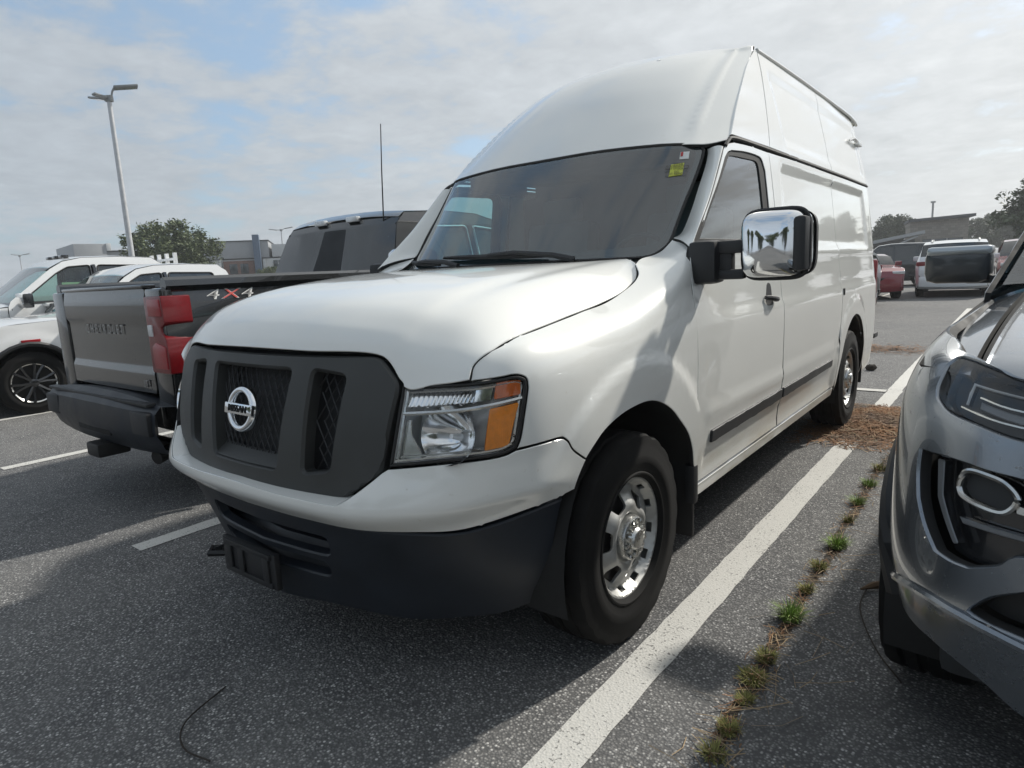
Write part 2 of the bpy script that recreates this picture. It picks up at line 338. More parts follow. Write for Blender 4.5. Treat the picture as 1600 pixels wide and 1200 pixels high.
def add_box(bm, c, s, rot=None, bevel=0):
    r = bmesh.ops.create_cube(bm, size=1, matrix=Matrix.Translation(c) @ (rot.to_4x4() if rot else Matrix()) @ Matrix.Diagonal((s[0], s[1], s[2], 1)))
    if bevel:
        es = set(e for v in r['verts'] for e in v.link_edges); bmesh.ops.bevel(bm, geom=list(es), offset=bevel, segments=2, profile=.6, affect='EDGES')
    return r
def box(name, c, s, mat, parent=None, bevel=.004, rot=None, **k):
    bm = bmesh.new(); add_box(bm, c, s, rot, bevel); return obj(name, bm, mat, parent, sharp=50, **k)
def add_tube(bm, pts, rad, seg=8, cap=True):
    pts = [Vector(p) for p in pts]; rads = rad if isinstance(rad, (list, tuple)) else [rad]*len(pts)
    rings = []; ref = Vector((.13, .21, .97))
    for i, p in enumerate(pts):
        d = (pts[min(i+1, len(pts)-1)]-pts[max(i-1, 0)]).normalized()
        a = d.cross(ref)
        if a.length < .05: a = d.cross(Vector((1, 0, 0)))
        a.normalize(); b = d.cross(a)
        rings.append([bm.verts.new(p+(a*math.cos(2*math.pi*k/seg)+b*math.sin(2*math.pi*k/seg))*rads[i]) for k in range(seg)])
    for r0, r1 in zip(rings, rings[1:]):
        for k in range(seg): bm.faces.new((r0[k], r0[(k+1) % seg], r1[(k+1) % seg], r1[k]))
    if cap: bm.faces.new(rings[0][::-1]); bm.faces.new(rings[-1])
def tube(name, pts, rad, mat, parent=None, seg=8, **k):
    bm = bmesh.new(); add_tube(bm, pts, rad, seg); bmesh.ops.recalc_face_normals(bm, faces=bm.faces); return obj(name, bm, mat, parent, **k)
def lathe_bm(prof, seg=48, closed=False):
    """profile of (radius, along-x) spun round the x axis"""
    bm = bmesh.new(); rings = []
    for r, x in prof: rings.append([bm.verts.new((x, r*math.cos(2*math.pi*k/seg), r*math.sin(2*math.pi*k/seg))) for k in range(seg)])
    pr = list(zip(rings, rings[1:]))+([(rings[-1], rings[0])] if closed else [])
    for a, b in pr:
        for k in range(seg): bm.faces.new((a[k], a[(k+1) % seg], b[(k+1) % seg], b[k]))
    bmesh.ops.recalc_face_normals(bm, faces=bm.faces); return bm
def smooth_run(pts, n=6):
    P = np.array(pts, float)
    if len(P) < 3: return P
    A = np.vstack([2*P[0]-P[1], P, 2*P[-1]-P[-2]]); out = []
    for i in range(len(P)-1):
        for t in np.linspace(0, 1, n, endpoint=False):
            w = cr_w(t); out.append(sum(w[k]*A[i+k] for k in range(4)))
    out.append(P[-1]); return np.array(out)
def outline(*runs, n=5):
    """closed loop from runs; each run is splined, corners stay where runs meet"""
    out = []
    for r in runs:
        s = smooth_run(r, n)
        for p in s:
            if not out or np.linalg.norm(np.array(out[-1])-p) > 1e-5: out.append(tuple(p))
    if np.linalg.norm(np.array(out[0])-np.array(out[-1])) < 1e-5: out.pop()
    return np.array(out)
def rounded(poly, r, n=5):
    """closed polygon with rounded corners (r one value or one per corner)"""
    P = np.array(poly, float); k = len(P); R = r if isinstance(r, (list, tuple)) else [r]*k; out = []
    for i in range(k):
        a, b, c = P[i-1], P[i], P[(i+1) % k]; d1 = a-b; d2 = c-b; l1, l2 = np.linalg.norm(d1), np.linalg.norm(d2)
        q = min(R[i], .45*l1, .45*l2)
        if q < 1e-6: out.append(b); continue
        p0 = b+d1/l1*q; p1 = b+d2/l2*q
        for t in np.linspace(0, 1, n): out.append((1-t)**2*p0+2*t*(1-t)*b+t*t*p1)
    return np.array(out)
def in_poly(P, poly):
    x, y = P[:, 0], P[:, 1]; ins = np.zeros(len(P), bool); q = np.roll(poly, 1, 0)
    for (x1, y1), (x2, y2) in zip(poly, q):
        c = ((y1 > y) != (y2 > y)); 
        if abs(y2-y1) < 1e-12: continue
        ins ^= c & (x < (x2-x1)*(y-y1)/(y2-y1)+x1)
    return ins
def dist_poly(P, poly):
    d = np.full(len(P), 1e9); q = np.roll(poly, -1, 0)
    for a, b in zip(poly, q):
        ab = b-a; l = max(ab@ab, 1e-14); t = np.clip(((P-a)@ab)/l, 0, 1); d = np.minimum(d, np.linalg.norm(P-(a+t[:, None]*ab), axis=1))
    return d
def sheet(surf, loops, h=.035, gap=.003, thick=.02, lip=.0025, off=0.0, flip=False, mirror=False, edge_mat=1, dens=None):
    """trimmed, slightly thick panel of surface surf(u, v); loops[0] outer outline, others holes (in u, v).
    Returns mesh data with material slot 0 = skin, edge_mat = the folded-back edge."""
    loops = [np.array(l, float) for l in loops]
    allp = np.vstack(loops); c = allp.mean(0); e = 1e-3
    mids = allp[::max(1, len(allp)//40)]
    su = np.linalg.norm((surf(mids[:, 0]+e, mids[:, 1])-surf(mids[:, 0]-e, mids[:, 1]))/(2*e), axis=-1).mean()
    sv = np.linalg.norm((surf(mids[:, 0], mids[:, 1]+e)-surf(mids[:, 0], mids[:, 1]-e))/(2*e), axis=-1).mean()
    su, sv = max(su, .02), max(sv, .02); scl = np.array([su, sv])
    Q = []
    for l in loops:
        p = l*scl; out = []
        for a, b in zip(p, np.roll(p, -1, 0)):
            k = max(1, int(math.ceil(np.linalg.norm(b-a)/(h*.8))))
            for t in range(k): out.append(a+(b-a)*t/k)
        Q.append(np.array(out))
    lo, hi = Q[0].min(0), Q[0].max(0)
    gx, gy = np.meshgrid(np.arange(lo[0], hi[0], h), np.arange(lo[1], hi[1], h*.866)); gx = gx+(np.arange(gx.shape[0]) % 2)[:, None]*h*.5
    I = np.stack([gx.ravel(), gy.ravel()], -1)
    m = in_poly(I, Q[0])
    for l in Q[1:]: m &= ~in_poly(I, l)
    I = I[m]
    for l in Q:
        if len(I): I = I[dist_poly(I, l) > h*.45]
    pts = np.vstack(Q+[I]) if len(I) else np.vstack(Q)
    edges = []; s = 0; rng = []
    for l in Q:
        k = len(l); edges += [(s+i, s+(i+1) % k) for i in range(k)]; rng.append((s, k)); s += k
    vo, eo, fo, ov, oe, of = delaunay_2d_cdt([Vector(p) for p in pts], edges, [], 0, 1e-7)
    V = np.array([tuple(v) for v in vo]); F = np.array([f for f in fo if len(f) == 3])
    cen = V[F].mean(1); keep = in_poly(cen, Q[0])
    for l in Q[1:]: keep &= ~in_poly(cen, l)
    F = F[keep]
    a, b_, c_ = V[F[:, 0]], V[F[:, 1]], V[F[:, 2]]
    ar = (b_[:, 0]-a[:, 0])*(c_[:, 1]-a[:, 1])-(b_[:, 1]-a[:, 1])*(c_[:, 0]-a[:, 0])
    F = F[np.abs(ar) > 1e-10]
    UV = V/scl; P = surf(UV[:, 0], UV[:, 1])
    du = surf(UV[:, 0]+e, UV[:, 1])-surf(UV[:, 0]-e, UV[:, 1]); dv = surf(UV[:, 0], UV[:, 1]+e)-surf(UV[:, 0], UV[:, 1]-e)
    nn = np.cross(du, dv); nn /= np.maximum(np.linalg.norm(nn, axis=1, keepdims=True), 1e-9)
    if flip: nn = -nn
    # orient triangles to the surface normal
    tn = np.cross(P[F[:, 1]]-P[F[:, 0]], P[F[:, 2]]-P[F[:, 0]]); fl = np.einsum('ij,ij->i', tn, nn[F].mean(1)) < 0
    F[fl] = F[fl][:, ::-1]
    P = P+nn*off
    # boundary edges (directed)
    cnt = {}
    for f in F:
        for i in range(3): cnt[(f[i], f[(i+1) % 3])] = 1
    bnd = [(i, j) for (i, j) in cnt if (j, i) not in cnt]
    outv = np.zeros_like(P)
    for i, j in bnd:
        d = P[j]-P[i]; o = np.cross(d, nn[i]+nn[j]); l = np.linalg.norm(o)
        if l > 1e-9: outv[i] += o/l; outv[j] += o/l
    ln = np.linalg.norm(outv, axis=1); bi = np.where(ln > 1e-6)[0]
    outv[bi] /= ln[bi][:, None]
    P[bi] -= outv[bi]*(gap+lip*.8)
    idx = {}; V2 = list(map(tuple, P)); faces = [tuple(map(int, f)) for f in F]; mi = [0]*len(faces)
    if thick > 0:
        for i in bi:
            idx[i] = len(V2)
            V2.append(tuple(P[i]+outv[i]*lip*.8-nn[i]*lip)); V2.append(tuple(P[i]+outv[i]*lip*.8-nn[i]*thick))
        for i, j in bnd:
            if i not in idx or j not in idx: continue
            a0, a1 = idx[i], idx[j]
            faces.append((int(j), int(i), a0, a1)); mi.append(0)
            faces.append((a1, a0, a0+1, a1+1)); mi.append(edge_mat)
    if mirror:
        V2 = [(-x, y, z) for x, y, z in V2]; faces = [f[::-1] for f in faces]
    me = bpy.data.meshes.new('sheet'); me.from_pydata(V2, [], faces); me.polygons.foreach_set('material_index', mi); return me
def panel(name, surf, loops, mat, parent, edge=None, label=None, sharp=34, **k):
    me = sheet(surf, loops, **k)
    return obj(name, me, [mat, edge or MAT['gap']], parent, sharp=sharp, label=label)
def pair(name, surf, loops, mat, parent, **k):
    return [panel(name, surf, loops, mat, parent, mirror=mm, **k) for mm in (False, True)]
def text_mesh(body, size, extrude=.002, bevel=0, align='CENTER', shear=0, spacing=1.0):
    cu_ = bpy.data.curves.new('lettering', 'FONT'); cu_.body = body; cu_.size = size; cu_.extrude = extrude; cu_.align_x = align; cu_.align_y = 'CENTER'; cu_.bevel_depth = bevel; cu_.shear = shear; cu_.space_character = spacing
    cu_.resolution_u = 4
    o = bpy.data.objects.new('lettering', cu_); COL.objects.link(o); dg = bpy.context.evaluated_depsgraph_get(); dg.update()
    me = bpy.data.meshes.new_from_object(o.evaluated_get(dg)); bpy.data.objects.remove(o); return me
def xform(me, mat4): me.transform(mat4); return me
def frame(o, x, y, z):
    m = Matrix((Vector(x), Vector(y), Vector(z))).transposed().to_4x4(); m.translation = o; return m
# ---------------------------------------------------------------- ground
def gz(x): return -.006*min(max(0.0, -1.2-x), 11.0)
xs = [-900, -60, -13, -12.2, -9, -6, -3, -1.6, -1.2, -.8, 2, 8, 40, 900]; ys = [-300, -40, -12, 0, 12, 40, 120, 1800]
me = pyd([(x, y, gz(x)) for x in xs for y in ys], [(i*len(ys)+j, (i+1)*len(ys)+j, (i+1)*len(ys)+j+1, i*len(ys)+j+1) for i in range(len(xs)-1) for j in range(len(ys)-1)])
def asphalt():
    m, t, b = new_mat('worn_asphalt')
    c = t.nodes.new('ShaderNodeTexCoord')
    v = t.nodes.new('ShaderNodeTexVoronoi'); v.inputs['Scale'].default_value = 112; t.links.new(c.outputs['Object'], v.inputs['Vector'])
    sepc = t.nodes.new('ShaderNodeSeparateColor'); t.links.new(v.outputs['Color'], sepc.inputs[0])
    stone = ramp(t, sepc.outputs[0], [(0, (.12, .12, .122)), (.5, (.225, .225, .222)), (.80, (.33, .329, .32)), (.92, (.46, .458, .445)), (.97, (.66, .655, .64))])
    edge = rr(t, v.outputs['Distance'], .25, .62, 0, 1)
    base = mixc_(t, edge, stone, (.085, .086, .088))
    big = noise_fac(t, .35, 6, .6); mid = noise_fac(t, 2.2, 7, .68)
    base = mixc_(t, 1.0, base, ramp(t, big, [(.3, (.82, .82, .84)), (.7, (1.12, 1.10, 1.06))]), 'MULTIPLY')
    base = mixc_(t, rr(t, mid, .35, .75, .0, .38), base, (.235, .23, .219))
    # oil drips, tyre scuffs and faint sealed patches
    spots = noise_fac(t, .9, 3, .5, dist=1.2); base = mixc_(t, rr(t, spots, .66, .74, 0, .5), base, (.07, .07, .071))
    scuff = noise_fac(t, .8, 5, .6, stretch=(2.2, .12, 1)); base = mixc_(t, rr(t, scuff, .60, .74, 0, .4), base, (.09, .09, .092))
    pale = noise_fac(t, .55, 5, .65, dist=.6, stretch=(1, .6, 1)); base = mixc_(t, rr(t, pale, .58, .72, 0, .35), base, (.22, .215, .20))
    vc = t.nodes.new('ShaderNodeTexVoronoi'); vc.feature = 'DISTANCE_TO_EDGE'; vc.inputs['Scale'].default_value = .33
    nz = t.nodes.new('ShaderNodeTexNoise'); nz.inputs['Scale'].default_value = 2.4; nz.inputs['Detail'].default_value = 6; t.links.new(c.outputs['Object'], nz.inputs['Vector'])
    va = t.nodes.new('ShaderNodeVectorMath'); va.operation = 'MULTIPLY_ADD'; t.links.new(nz.outputs['Color'], va.inputs[0]); va.inputs[1].default_value = (.5, .5, 0); t.links.new(c.outputs['Object'], va.inputs[2])
    t.links.new(va.outputs[0], vc.inputs['Vector']); base = mixc_(t, rr(t, vc.outputs['Distance'], .0010, .0035, .28, 0), base, (.05, .049, .047))
    t.links.new(base, b.inputs['Base Color']); b.inputs['Roughness'].default_value = .88; b.inputs['Specular IOR Level'].default_value = .3
    h = t.nodes.new('ShaderNodeMath'); h.operation = 'MULTIPLY_ADD'; t.links.new(v.outputs['Distance'], h.inputs[0]); h.inputs[1].default_value = -1; t.links.new(noise_fac(t, 60, 4, .6), h.inputs[2])
    bump(t, b, h.outputs[0], .55, .006); return m
MAT['asphalt'] = asphalt()
tag(obj('ground', me, MAT['asphalt'], smooth=False), kind='structure')
# ---------------------------------------------------------------- painted lines, litter, weeds
def line_paint():
    m, t, b = new_mat('worn_line_paint')
    c = t.nodes.new('ShaderNodeTexCoord'); v = t.nodes.new('ShaderNodeTexVoronoi'); v.inputs['Scale'].default_value = 112; t.links.new(c.outputs['Object'], v.inputs['Vector'])
    f = noise_fac(t, 1.6, 8, .72); f2 = noise_fac(t, 90, 4, .7)
    a = t.nodes.new('ShaderNodeMath'); a.operation = 'MULTIPLY_ADD'; t.links.new(f, a.inputs[0]); a.inputs[1].default_value = .40; t.links.new(f2, a.inputs[2])
    a2 = t.nodes.new('ShaderNodeMath'); a2.operation = 'MULTIPLY_ADD'; t.links.new(v.outputs['Distance'], a2.inputs[0]); a2.inputs[1].default_value = .28; t.links.new(a.outputs[0], a2.inputs[2])
    wear = rr(t, a2.outputs[0], .93, 1.03, 0, .85)
    col = mixc_(t, wear, ramp(t, f2, [(.3, (.50, .49, .455)), (.7, (.62, .61, .575))]), (.10, .098, .092))
    t.links.new(col, b.inputs['Base Color']); b.inputs['Roughness'].default_value = .8
    bump(t, b, v.outputs['Distance'], .35, .005); return m
MAT['line'] = line_paint()
def stripe(x0, x1, y0, y1, n=1):
    vs, fs = [], []
    ys_ = np.linspace(y0, y1, max(2, int(abs(y1-y0)/.08))); rnd = random.Random(int(x0*100+y0*10))
    for y in ys_:
        j0, j1 = rnd.uniform(-.003, .003), rnd.uniform(-.003, .003)
        vs += [(x0+j0, y, gz(x0)+.004), (x1+j1, y, gz(x1)+.004)]
    for i in range(len(ys_)-1): fs.append((2*i, 2*i+1, 2*i+3, 2*i+2))
    o = obj('parking_line', fixn(pyd(vs, fs)), MAT['line'], smooth=False); return tag(o, kind='structure')
stripe(1.035, 1.168, -2.6, 5.36); stripe(1.03, 1.155, 5.36, 16.5)
stripe(-1.665, -1.545, -.70, 5.3); stripe(-4.45, -4.33, -.60, 5.3); stripe(-7.15, -7.03, -.60, 5.3); stripe(-9.8, -9.68, -.6, 5.3)
stripe(-1.62, -1.50, 5.5, 11); stripe(-1.6, -1.5, 15.0, 24.0)
o = obj('parking_line', pyd([(-9.6, 5.24, gz(-9.6)+.008), (-1.2, 5.24, .008), (1.03, 5.24, .008), (1.03, 5.36, .008), (-1.2, 5.36, .008), (-9.6, 5.36, gz(-9.6)+.008)], [(0, 1, 4, 5), (1, 2, 3, 4)]), MAT['line'], smooth=False); tag(o, kind='structure')

# brown pine straw lying in a drift by the rear wheel, and scraps elsewhere
MAT['straw'] = simple('pine_straw', (.20, .105, .05), .85, var=.35, scale=3); MAT['straw_pale'] = simple('pale_dry_stalk', (.34, .25, .15), .85, var=.2)
MAT['weed'] = simple('green_weed', (.17, .25, .055), .7, var=.35, scale=20); MAT['moss'] = simple('olive_moss', (.19, .185, .06), .9, var=.35, scale=25)
def straw(name, pts_fn, n, mat, seed, lmin=.04, lmax=.13, wid=.0018, lift=.02):
    rnd = random.Random(seed); vs, fs = [], []
    for i in range(n):
        x, y, hmax = pts_fn(rnd); a = rnd.uniform(0, math.pi*2); l = rnd.uniform(lmin, lmax); bend = rnd.uniform(-.5, .5)
        z0 = gz(x)+.006+rnd.random()**2*hmax; z1 = max(gz(x)+.006, z0+rnd.uniform(-lift, lift)); w = wid*rnd.uniform(.7, 1.4); b0 = len(vs)
        for t in (0, .5, 1):
            px = x+math.cos(a+bend*t)*l*(t-.5); py = y+math.sin(a+bend*t)*l*(t-.5); pz = z0+(z1-z0)*t
            vs += [(px-math.sin(a)*w, py+math.cos(a)*w, pz), (px+math.sin(a)*w, py-math.cos(a)*w, pz+.0012)]
        fs += [(b0, b0+1, b0+3, b0+2), (b0+2, b0+3, b0+5, b0+4)]
    o = obj(name, pyd(vs, fs), mat, smooth=False); return tag(o, kind='stuff')
def drift(r):
    while True:
        x, y = r.gauss(1.10, .20), r.gauss(3.85, .38)
        if .70 < x < 1.75 and 2.95 < y < 4.55: return x, y, .035*math.exp(-((x-1.15)/.22)**2-((y-3.9)/.5)**2)
straw('pine_needles', drift, 5200, MAT['straw'], 3, .05, .16, .0026)
straw('pine_needles', drift, 1100, MAT['straw_pale'], 4, .05, .14, .002)
straw('pine_needles', lambda r: (r.gauss(.45, .38), r.gauss(8.6, .28), .01), 700, MAT['straw'], 5, .06, .16, .004)
CR = [(1.452,-.40),(1.43,-.22),(1.437,-.02),(1.425,.20),(1.43,.45),(1.415,.75),(1.425,1.05),(1.405,1.40),(1.41,1.75),(1.40,2.1),(1.39,2.5),(1.40,2.9)]
crk = smooth_run(CR, 10)
def crack_pt(r):
    p = crk[r.randrange(len(crk))]; return p[0]+r.gauss(0, .022), p[1]+r.gauss(0, .05), .012
straw('dry_grass', crack_pt, 260, MAT['straw_pale'], 6, .03, .12, .0010, .015); straw('dry_grass', crack_pt, 330, MAT['straw'], 8, .02, .07, .0012, .01)
straw('dry_grass', lambda r: (r.gauss(1.52, .09), r.uniform(-.7, 2.4), .004), 60, MAT['straw_pale'], 9, .06, .2, .001, .01)
# the crack itself: a thin dirt-filled line in the paving
MAT['crack'] = simple('dirt_in_crack', (.05, .04, .03), .95, var=.3, scale=30)
vs, fs = [], []
rnd = random.Random(4)
for i, p in enumerate(crk):
    w = .012+rnd.random()*.014; vs += [(p[0]-w, p[1], .003), (p[0]+w, p[1], .003)]
    if i: fs.append((2*i-2, 2*i-1, 2*i+1, 2*i))
tag(obj('crack', fixn(pyd(vs, fs)), MAT['crack'], smooth=False), kind='structure')
def tuft(x, y, r, n, hgt, mat, seed, label):
    rnd = random.Random(seed); vs, fs = [], []
    for i in range(n):
        a = rnd.uniform(0, 6.283); d = r*math.sqrt(rnd.random()); l = hgt*rnd.uniform(.5, 1.15); lean = rnd.uniform(.2, 1.1); w = rnd.uniform(.0015, .0035)
        bx, by = x+math.cos(a)*d*.6, y+math.sin(a)*d*.6; b0 = len(vs)
        for t in (0, .5, 1):
            q = l*t; px = bx+math.cos(a)*q*math.sin(lean*t); py = by+math.sin(a)*q*math.sin(lean*t); pz = gz(x)+.002+q*math.cos(lean*t)
            ww = w*(1-t*.85); vs += [(px-math.sin(a)*ww, py+math.cos(a)*ww, pz), (px+math.sin(a)*ww, py-math.cos(a)*ww, pz)]
        fs += [(b0, b0+1, b0+3, b0+2), (b0+2, b0+3, b0+5, b0+4)]
    o = obj('weed_tuft', pyd(vs, fs), mat, smooth=False); return tag(o, label, 'weed', 'weeds in the paving crack')
for i, (x, y, r, n, h_, m_, lb) in enumerate([
    (1.425,.43,.055,150,.055,'weed','bright green weed tuft, largest near the front of the white line'), (1.43,1.20,.055,130,.05,'weed','bright green weed tuft halfway along the paving crack'),
    (1.428,-.02,.055,170,.026,'moss','olive moss cushion just in front of the bright green tuft'), (1.43,.12,.045,130,.026,'moss','olive moss cushion touching the bright green tuft'), (1.445,-.14,.035,90,.022,'moss','small olive moss cushion between two larger ones'),
    (1.45,-.30,.035,90,.028,'moss','round moss tuft near the lower end of the crack'), (1.452,-.42,.04,80,.03,'moss','yellowish moss tuft at the near end of the crack'), (1.42,.68,.035,90,.028,'moss','small olive tuft behind the bright green weed'),
    (1.415,.92,.04,100,.03,'moss','olive tuft in front of the middle green weed'), (1.41,1.55,.03,60,.03,'moss','thin tuft behind the middle green weed'), (1.40,1.85,.045,90,.04,'weed','green weed tuft towards the pine straw'), (1.395,2.2,.05,100,.04,'weed','green weed tuft nearest the pine straw'), (1.40,2.55,.05,90,.04,'moss','olive weed tuft beside the grey bumper')]):
    tuft(x, y, r*1.25, int(n*1.5), h_*1.25, MAT[m_], 100+i, lb)
# twigs and a curled dead leaf
MAT['twig'] = simple('dark_twig', (.035, .028, .022), .9)
for pts, lb in (([(-.02,-1.05,.008),(.05,-1.22,.012),(.16,-1.28,.01),(.28,-1.26,.008)], 'thin curled dark twig in the shade before the bumper'), ([(.47,-1.38,.008),(.44,-1.30,.01),(.49,-1.22,.008)], 'short dark twig on the asphalt at the bottom of the photo'), ([(1.62,.86,.01),(1.63,.62,.02),(1.72,.38,.012),(1.82,.22,.008)], 'long bent twig beside the grey front tyre')):
    o = tube('twig', smooth_run(pts, 5), .0028, MAT['twig'], seg=5); tag(o, lb, 'twig', 'twigs on the asphalt')
bm = bmesh.new(); add_tube(bm, smooth_run([(1.60, .80, .012), (1.66, .84, .03), (1.74, .82, .035), (1.80, .86, .02)], 4), [.004, .007, .011, .015, .017, .018, .019, .018, .015, .012, .009, .006, .004], 6)
tag(obj('dead_leaf', bm, simple('brown_leaf', (.11, .07, .04), .9, var=.3)), 'curled brown dead leaf lying beside the grey front tyre', 'leaf')
bm = bmesh.new(); bmesh.ops.create_icosphere(bm, subdivisions=2, radius=.06, matrix=Matrix.Translation((.68, 6.6, .035)) @ Matrix.Diagonal((1, .8, .7, 1)))
for v in bm.verts: v.co += Vector((random.uniform(-1, 1), random.uniform(-1, 1), random.uniform(-1, 1)))*.008
tag(obj('stone', bm, MAT['twig']), 'dark lump lying on the asphalt behind the van', 'stone')
# ---------------------------------------------------------------- wheels (shared)
def tyre_mesh(R, w, rim, seg=72, blocks=.007):
    prof = [(rim-.004, -.40*w), (rim+.005, -.445*w), (rim+.010, -.478*w), (rim+.016, -.478*w), (rim+.020, -.462*w), (rim+.30*(R-rim), -.49*w), (rim+.33*(R-rim), -.497*w), (rim+.50*(R-rim), -.498*w), (rim+.52*(R-rim), -.490*w), (rim+.66*(R-rim), -.487*w), (rim+.68*(R-rim), -.480*w), (R-.030, -.472*w), (R-.012, -.455*w), (R-.003, -.40*w), (R, -.27*w), (R-.009, -.245*w), (R-.009, -.215*w), (R, -.195*w), (R+.001, -.06*w), (R-.009, -.045*w)]
    prof = prof+[(r, -x) for r, x in prof[::-1]]
    bm = bmesh.new(); rings = []
    for q, (r, x) in enumerate(prof):
        ring = []
        for k in range(seg):
            rr_ = r
            if r > R-.036 and r < R-.002 and k % 3 == 0: rr_ = r-blocks
            if r >= R-.002 and k % 3 == 0 and abs(x) > .15*w: rr_ = r-blocks
            a = 2*math.pi*k/seg; ring.append(bm.verts.new((x, rr_*math.cos(a), rr_*math.sin(a))))
        rings.append(ring)
    for a, b in zip(rings, rings[1:]):
        for k in range(seg): bm.faces.new((a[k], a[(k+1) % seg], b[(k+1) % seg], b[k]))
    # raised rings on the sidewall
    bmesh.ops.recalc_face_normals(bm, faces=bm.faces)
    me = bpy.data.meshes.new('tyre'); bm.to_mesh(me); bm.free(); return me
def rim_sheet(R, depth, holes, h=.016):
    """pressed disc seen along x: depth(y, z) gives x"""
    c = [(R*math.cos(a), R*math.sin(a)) for a in np.linspace(0, 2*math.pi, 72, endpoint=False)]
    def s(y, z): return np.stack([depth(np.hypot(y, z), np.arctan2(z, y)), y, z], -1)
    return sheet(s, [c]+holes, h=h, gap=0, thick=.012, lip=.0015, edge_mat=0)
def polar_hole(r0, r1, a, w0, w1, rad=.012):
    q = [(r0, a-w0), (r0, a+w0), (r1, a+w1), (r1, a-w1)]
    return rounded([(r*math.cos(t), r*math.sin(t)) for r, t in q], rad, 4)

# ---------------------------------------------------------------- the white high-roof cargo van
van = thing('cargo_van', 'white high-roof cargo van with black grille and chrome mirror, in the middle', 'van')
WH, GAP = MAT['white'], MAT['gap']
cut = [(3.611,5.80),(3.621,6.133),(3.699,6.434),(3.85,6.791),(4.034,7.144),(4.642,7.805),(5.899,7.916),(6.887,7.904),(7.895,7.918),(8.484,7.80),(8.697,7.80),(8.853,7.892),(8.97,8.15)]
wbase = [(8.97,8.15),(9.265,8.188),(9.868,7.989),(10.268,7.958),(10.454,7.949)]
pill = [(10.454,7.949),(10.336,7.568),(10.006,7.071)]
seam = [(10.006,7.071),(9.81,6.6),(9.75,6.2),(9.765,5.772),(9.82,4.805),(9.835,3.838),(9.835,2.47),(9.835,1.30)]
arch = [(9.835,1.30),(9.68,1.34),(9.547,1.772),(9.236,2.399),(8.659,3.275),(7.974,3.772),(7.285,3.834),(6.675,3.685),(6.343,3.446),(6.101,3.21)]
fseam = [(6.101,3.21),(5.852,3.563),(5.75,3.85),(5.642,3.95),(5.227,3.982),(4.66,4.0)]
lampr = [(4.66,4.0),(4.783,4.281),(4.90,4.9),(4.955,5.3),(4.953,5.486),(4.93,5.65),(4.849,5.755),(4.70,5.83),(4.551,5.844)]
lampt = [(4.551,5.844),(4.1,5.76),(3.611,5.66)]
F_OUT = outline(cut, wbase, pill, seam, arch, fseam, lampr, lampt, [(3.611,5.66),(3.611,5.80)])
pair('fender', W, [F_OUT], WH, van, h=.026, gap=.0025)
# bumper cover: the white band under the grille that runs back to the wheel arch (both halves in one piece)
def W2(u, v):
    p = W(np.abs(u), v); p[..., 0] *= np.sign(np.where(u == 0, 1, u)); return p
ftop = [(.0,3.19),(.5,3.165),(1.034,3.15),(1.692,3.152)]; fcor = [(1.692,3.152),(1.842,3.212),(2.31,3.802),(2.389,3.868)]
lampb = [(2.389,3.868),(2.793,3.88),(3.305,3.895),(4.272,3.89),(4.64,3.97)]
archf = [(6.101,3.19),(5.90,2.833),(5.67,2.29)]
wlow = [(5.67,2.29),(5.0,2.162),(4.383,2.077),(3.908,2.021),(3.434,2.0),(2.989,2.05),(2.235,2.215),(1.444,2.24),(.551,2.232),(0,2.232)]
fs2 = [(4.64,3.97),(5.227,3.965),(5.642,3.93),(5.75,3.82),(5.852,3.54),(6.101,3.19)]
half = outline(ftop, [fcor[0],fcor[1],fcor[2]], [fcor[2],fcor[3]], lampb, fs2, archf, wlow)
B_OUT = np.vstack([half, (half*[-1, 1])[::-1][1:-1]])
panel('bumper_cover', W2, [B_OUT], WH, van, h=.022, gap=.002)
# white shelf between the bumper cover and the foot of the grille
ll = [q for q in outline(ftop, [fcor[0], fcor[1], fcor[2]])]; ll = [(-a, b) for a, b in ll[::-1]]+[tuple(q) for q in ll[1:]]
bm = bmesh.new(); rows = []
for a, b in ll:
    p = W2(np.array(float(a)), np.array(float(b)-.02)); g = GR(np.array(p[0]), np.array(max(p[2], .72)))
    rows.append([bm.verts.new(tuple(p+np.array([0, .002, -.001]))), bm.verts.new((p[0]*.99, (p[1]+g[1]+.03)/2, p[2]+.003)), bm.verts.new((p[0]*.98, g[1]+.03, p[2]+.004))])
for r0, r1 in zip(rows, rows[1:]):
    for i in range(2): bm.faces.new((r0[i], r1[i], r1[i+1], r0[i+1]))
obj('bumper_shelf', bm, WH, van)
# black lower bumper with its two slots and the plate bracket
blow = [(0,-.175),(.345,-.17),(.834,-.10),(2.022,-.091),(3.0,-.08),(3.831,-.071),(4.769,.061)]
brear = [(4.769,.061),(4.88,.65),(5.023,1.329),(5.38,2.10)]
btop = [(5.38,2.10),(5.0,2.052),(4.383,1.970),(3.908,1.92),(3.434,1.905),(2.989,1.955),(2.235,2.12),(1.444,2.145),(.551,2.137),(0,2.137)]
bh = outline(blow, brear, btop); BL = np.vstack([bh, (bh*[-1, 1])[::-1][1:-1]])
def slot(v0, v1, u1, vr): 
    q = [(-u1, v0), (u1, v0), (u1+.02, v1), (-u1-.02, v1)]
    return rounded(q, [.12, .12, .1, .1], 4)
s1, s2 = slot(1.24, 1.67, 1.17, 0), slot(.68, 1.03, 1.04, 0)
panel('lower_bumper', W2, [BL, s1, s2], MAT['bumper_plastic'], van, edge=MAT['bumper_plastic'], h=.03, gap=.002, thick=.035, off=-.006, lip=.006)
bm = bmesh.new()
for z in (.375, .455, .53): add_tube(bm, [(-.70, -.54, z), (-.4, -.72, z), (0, -.755, z), (.4, -.72, z), (.70, -.54, z)], .033, 8)
obj('bumper_intake', bm, MAT['bumper_plastic'], van)
bm = bmesh.new()
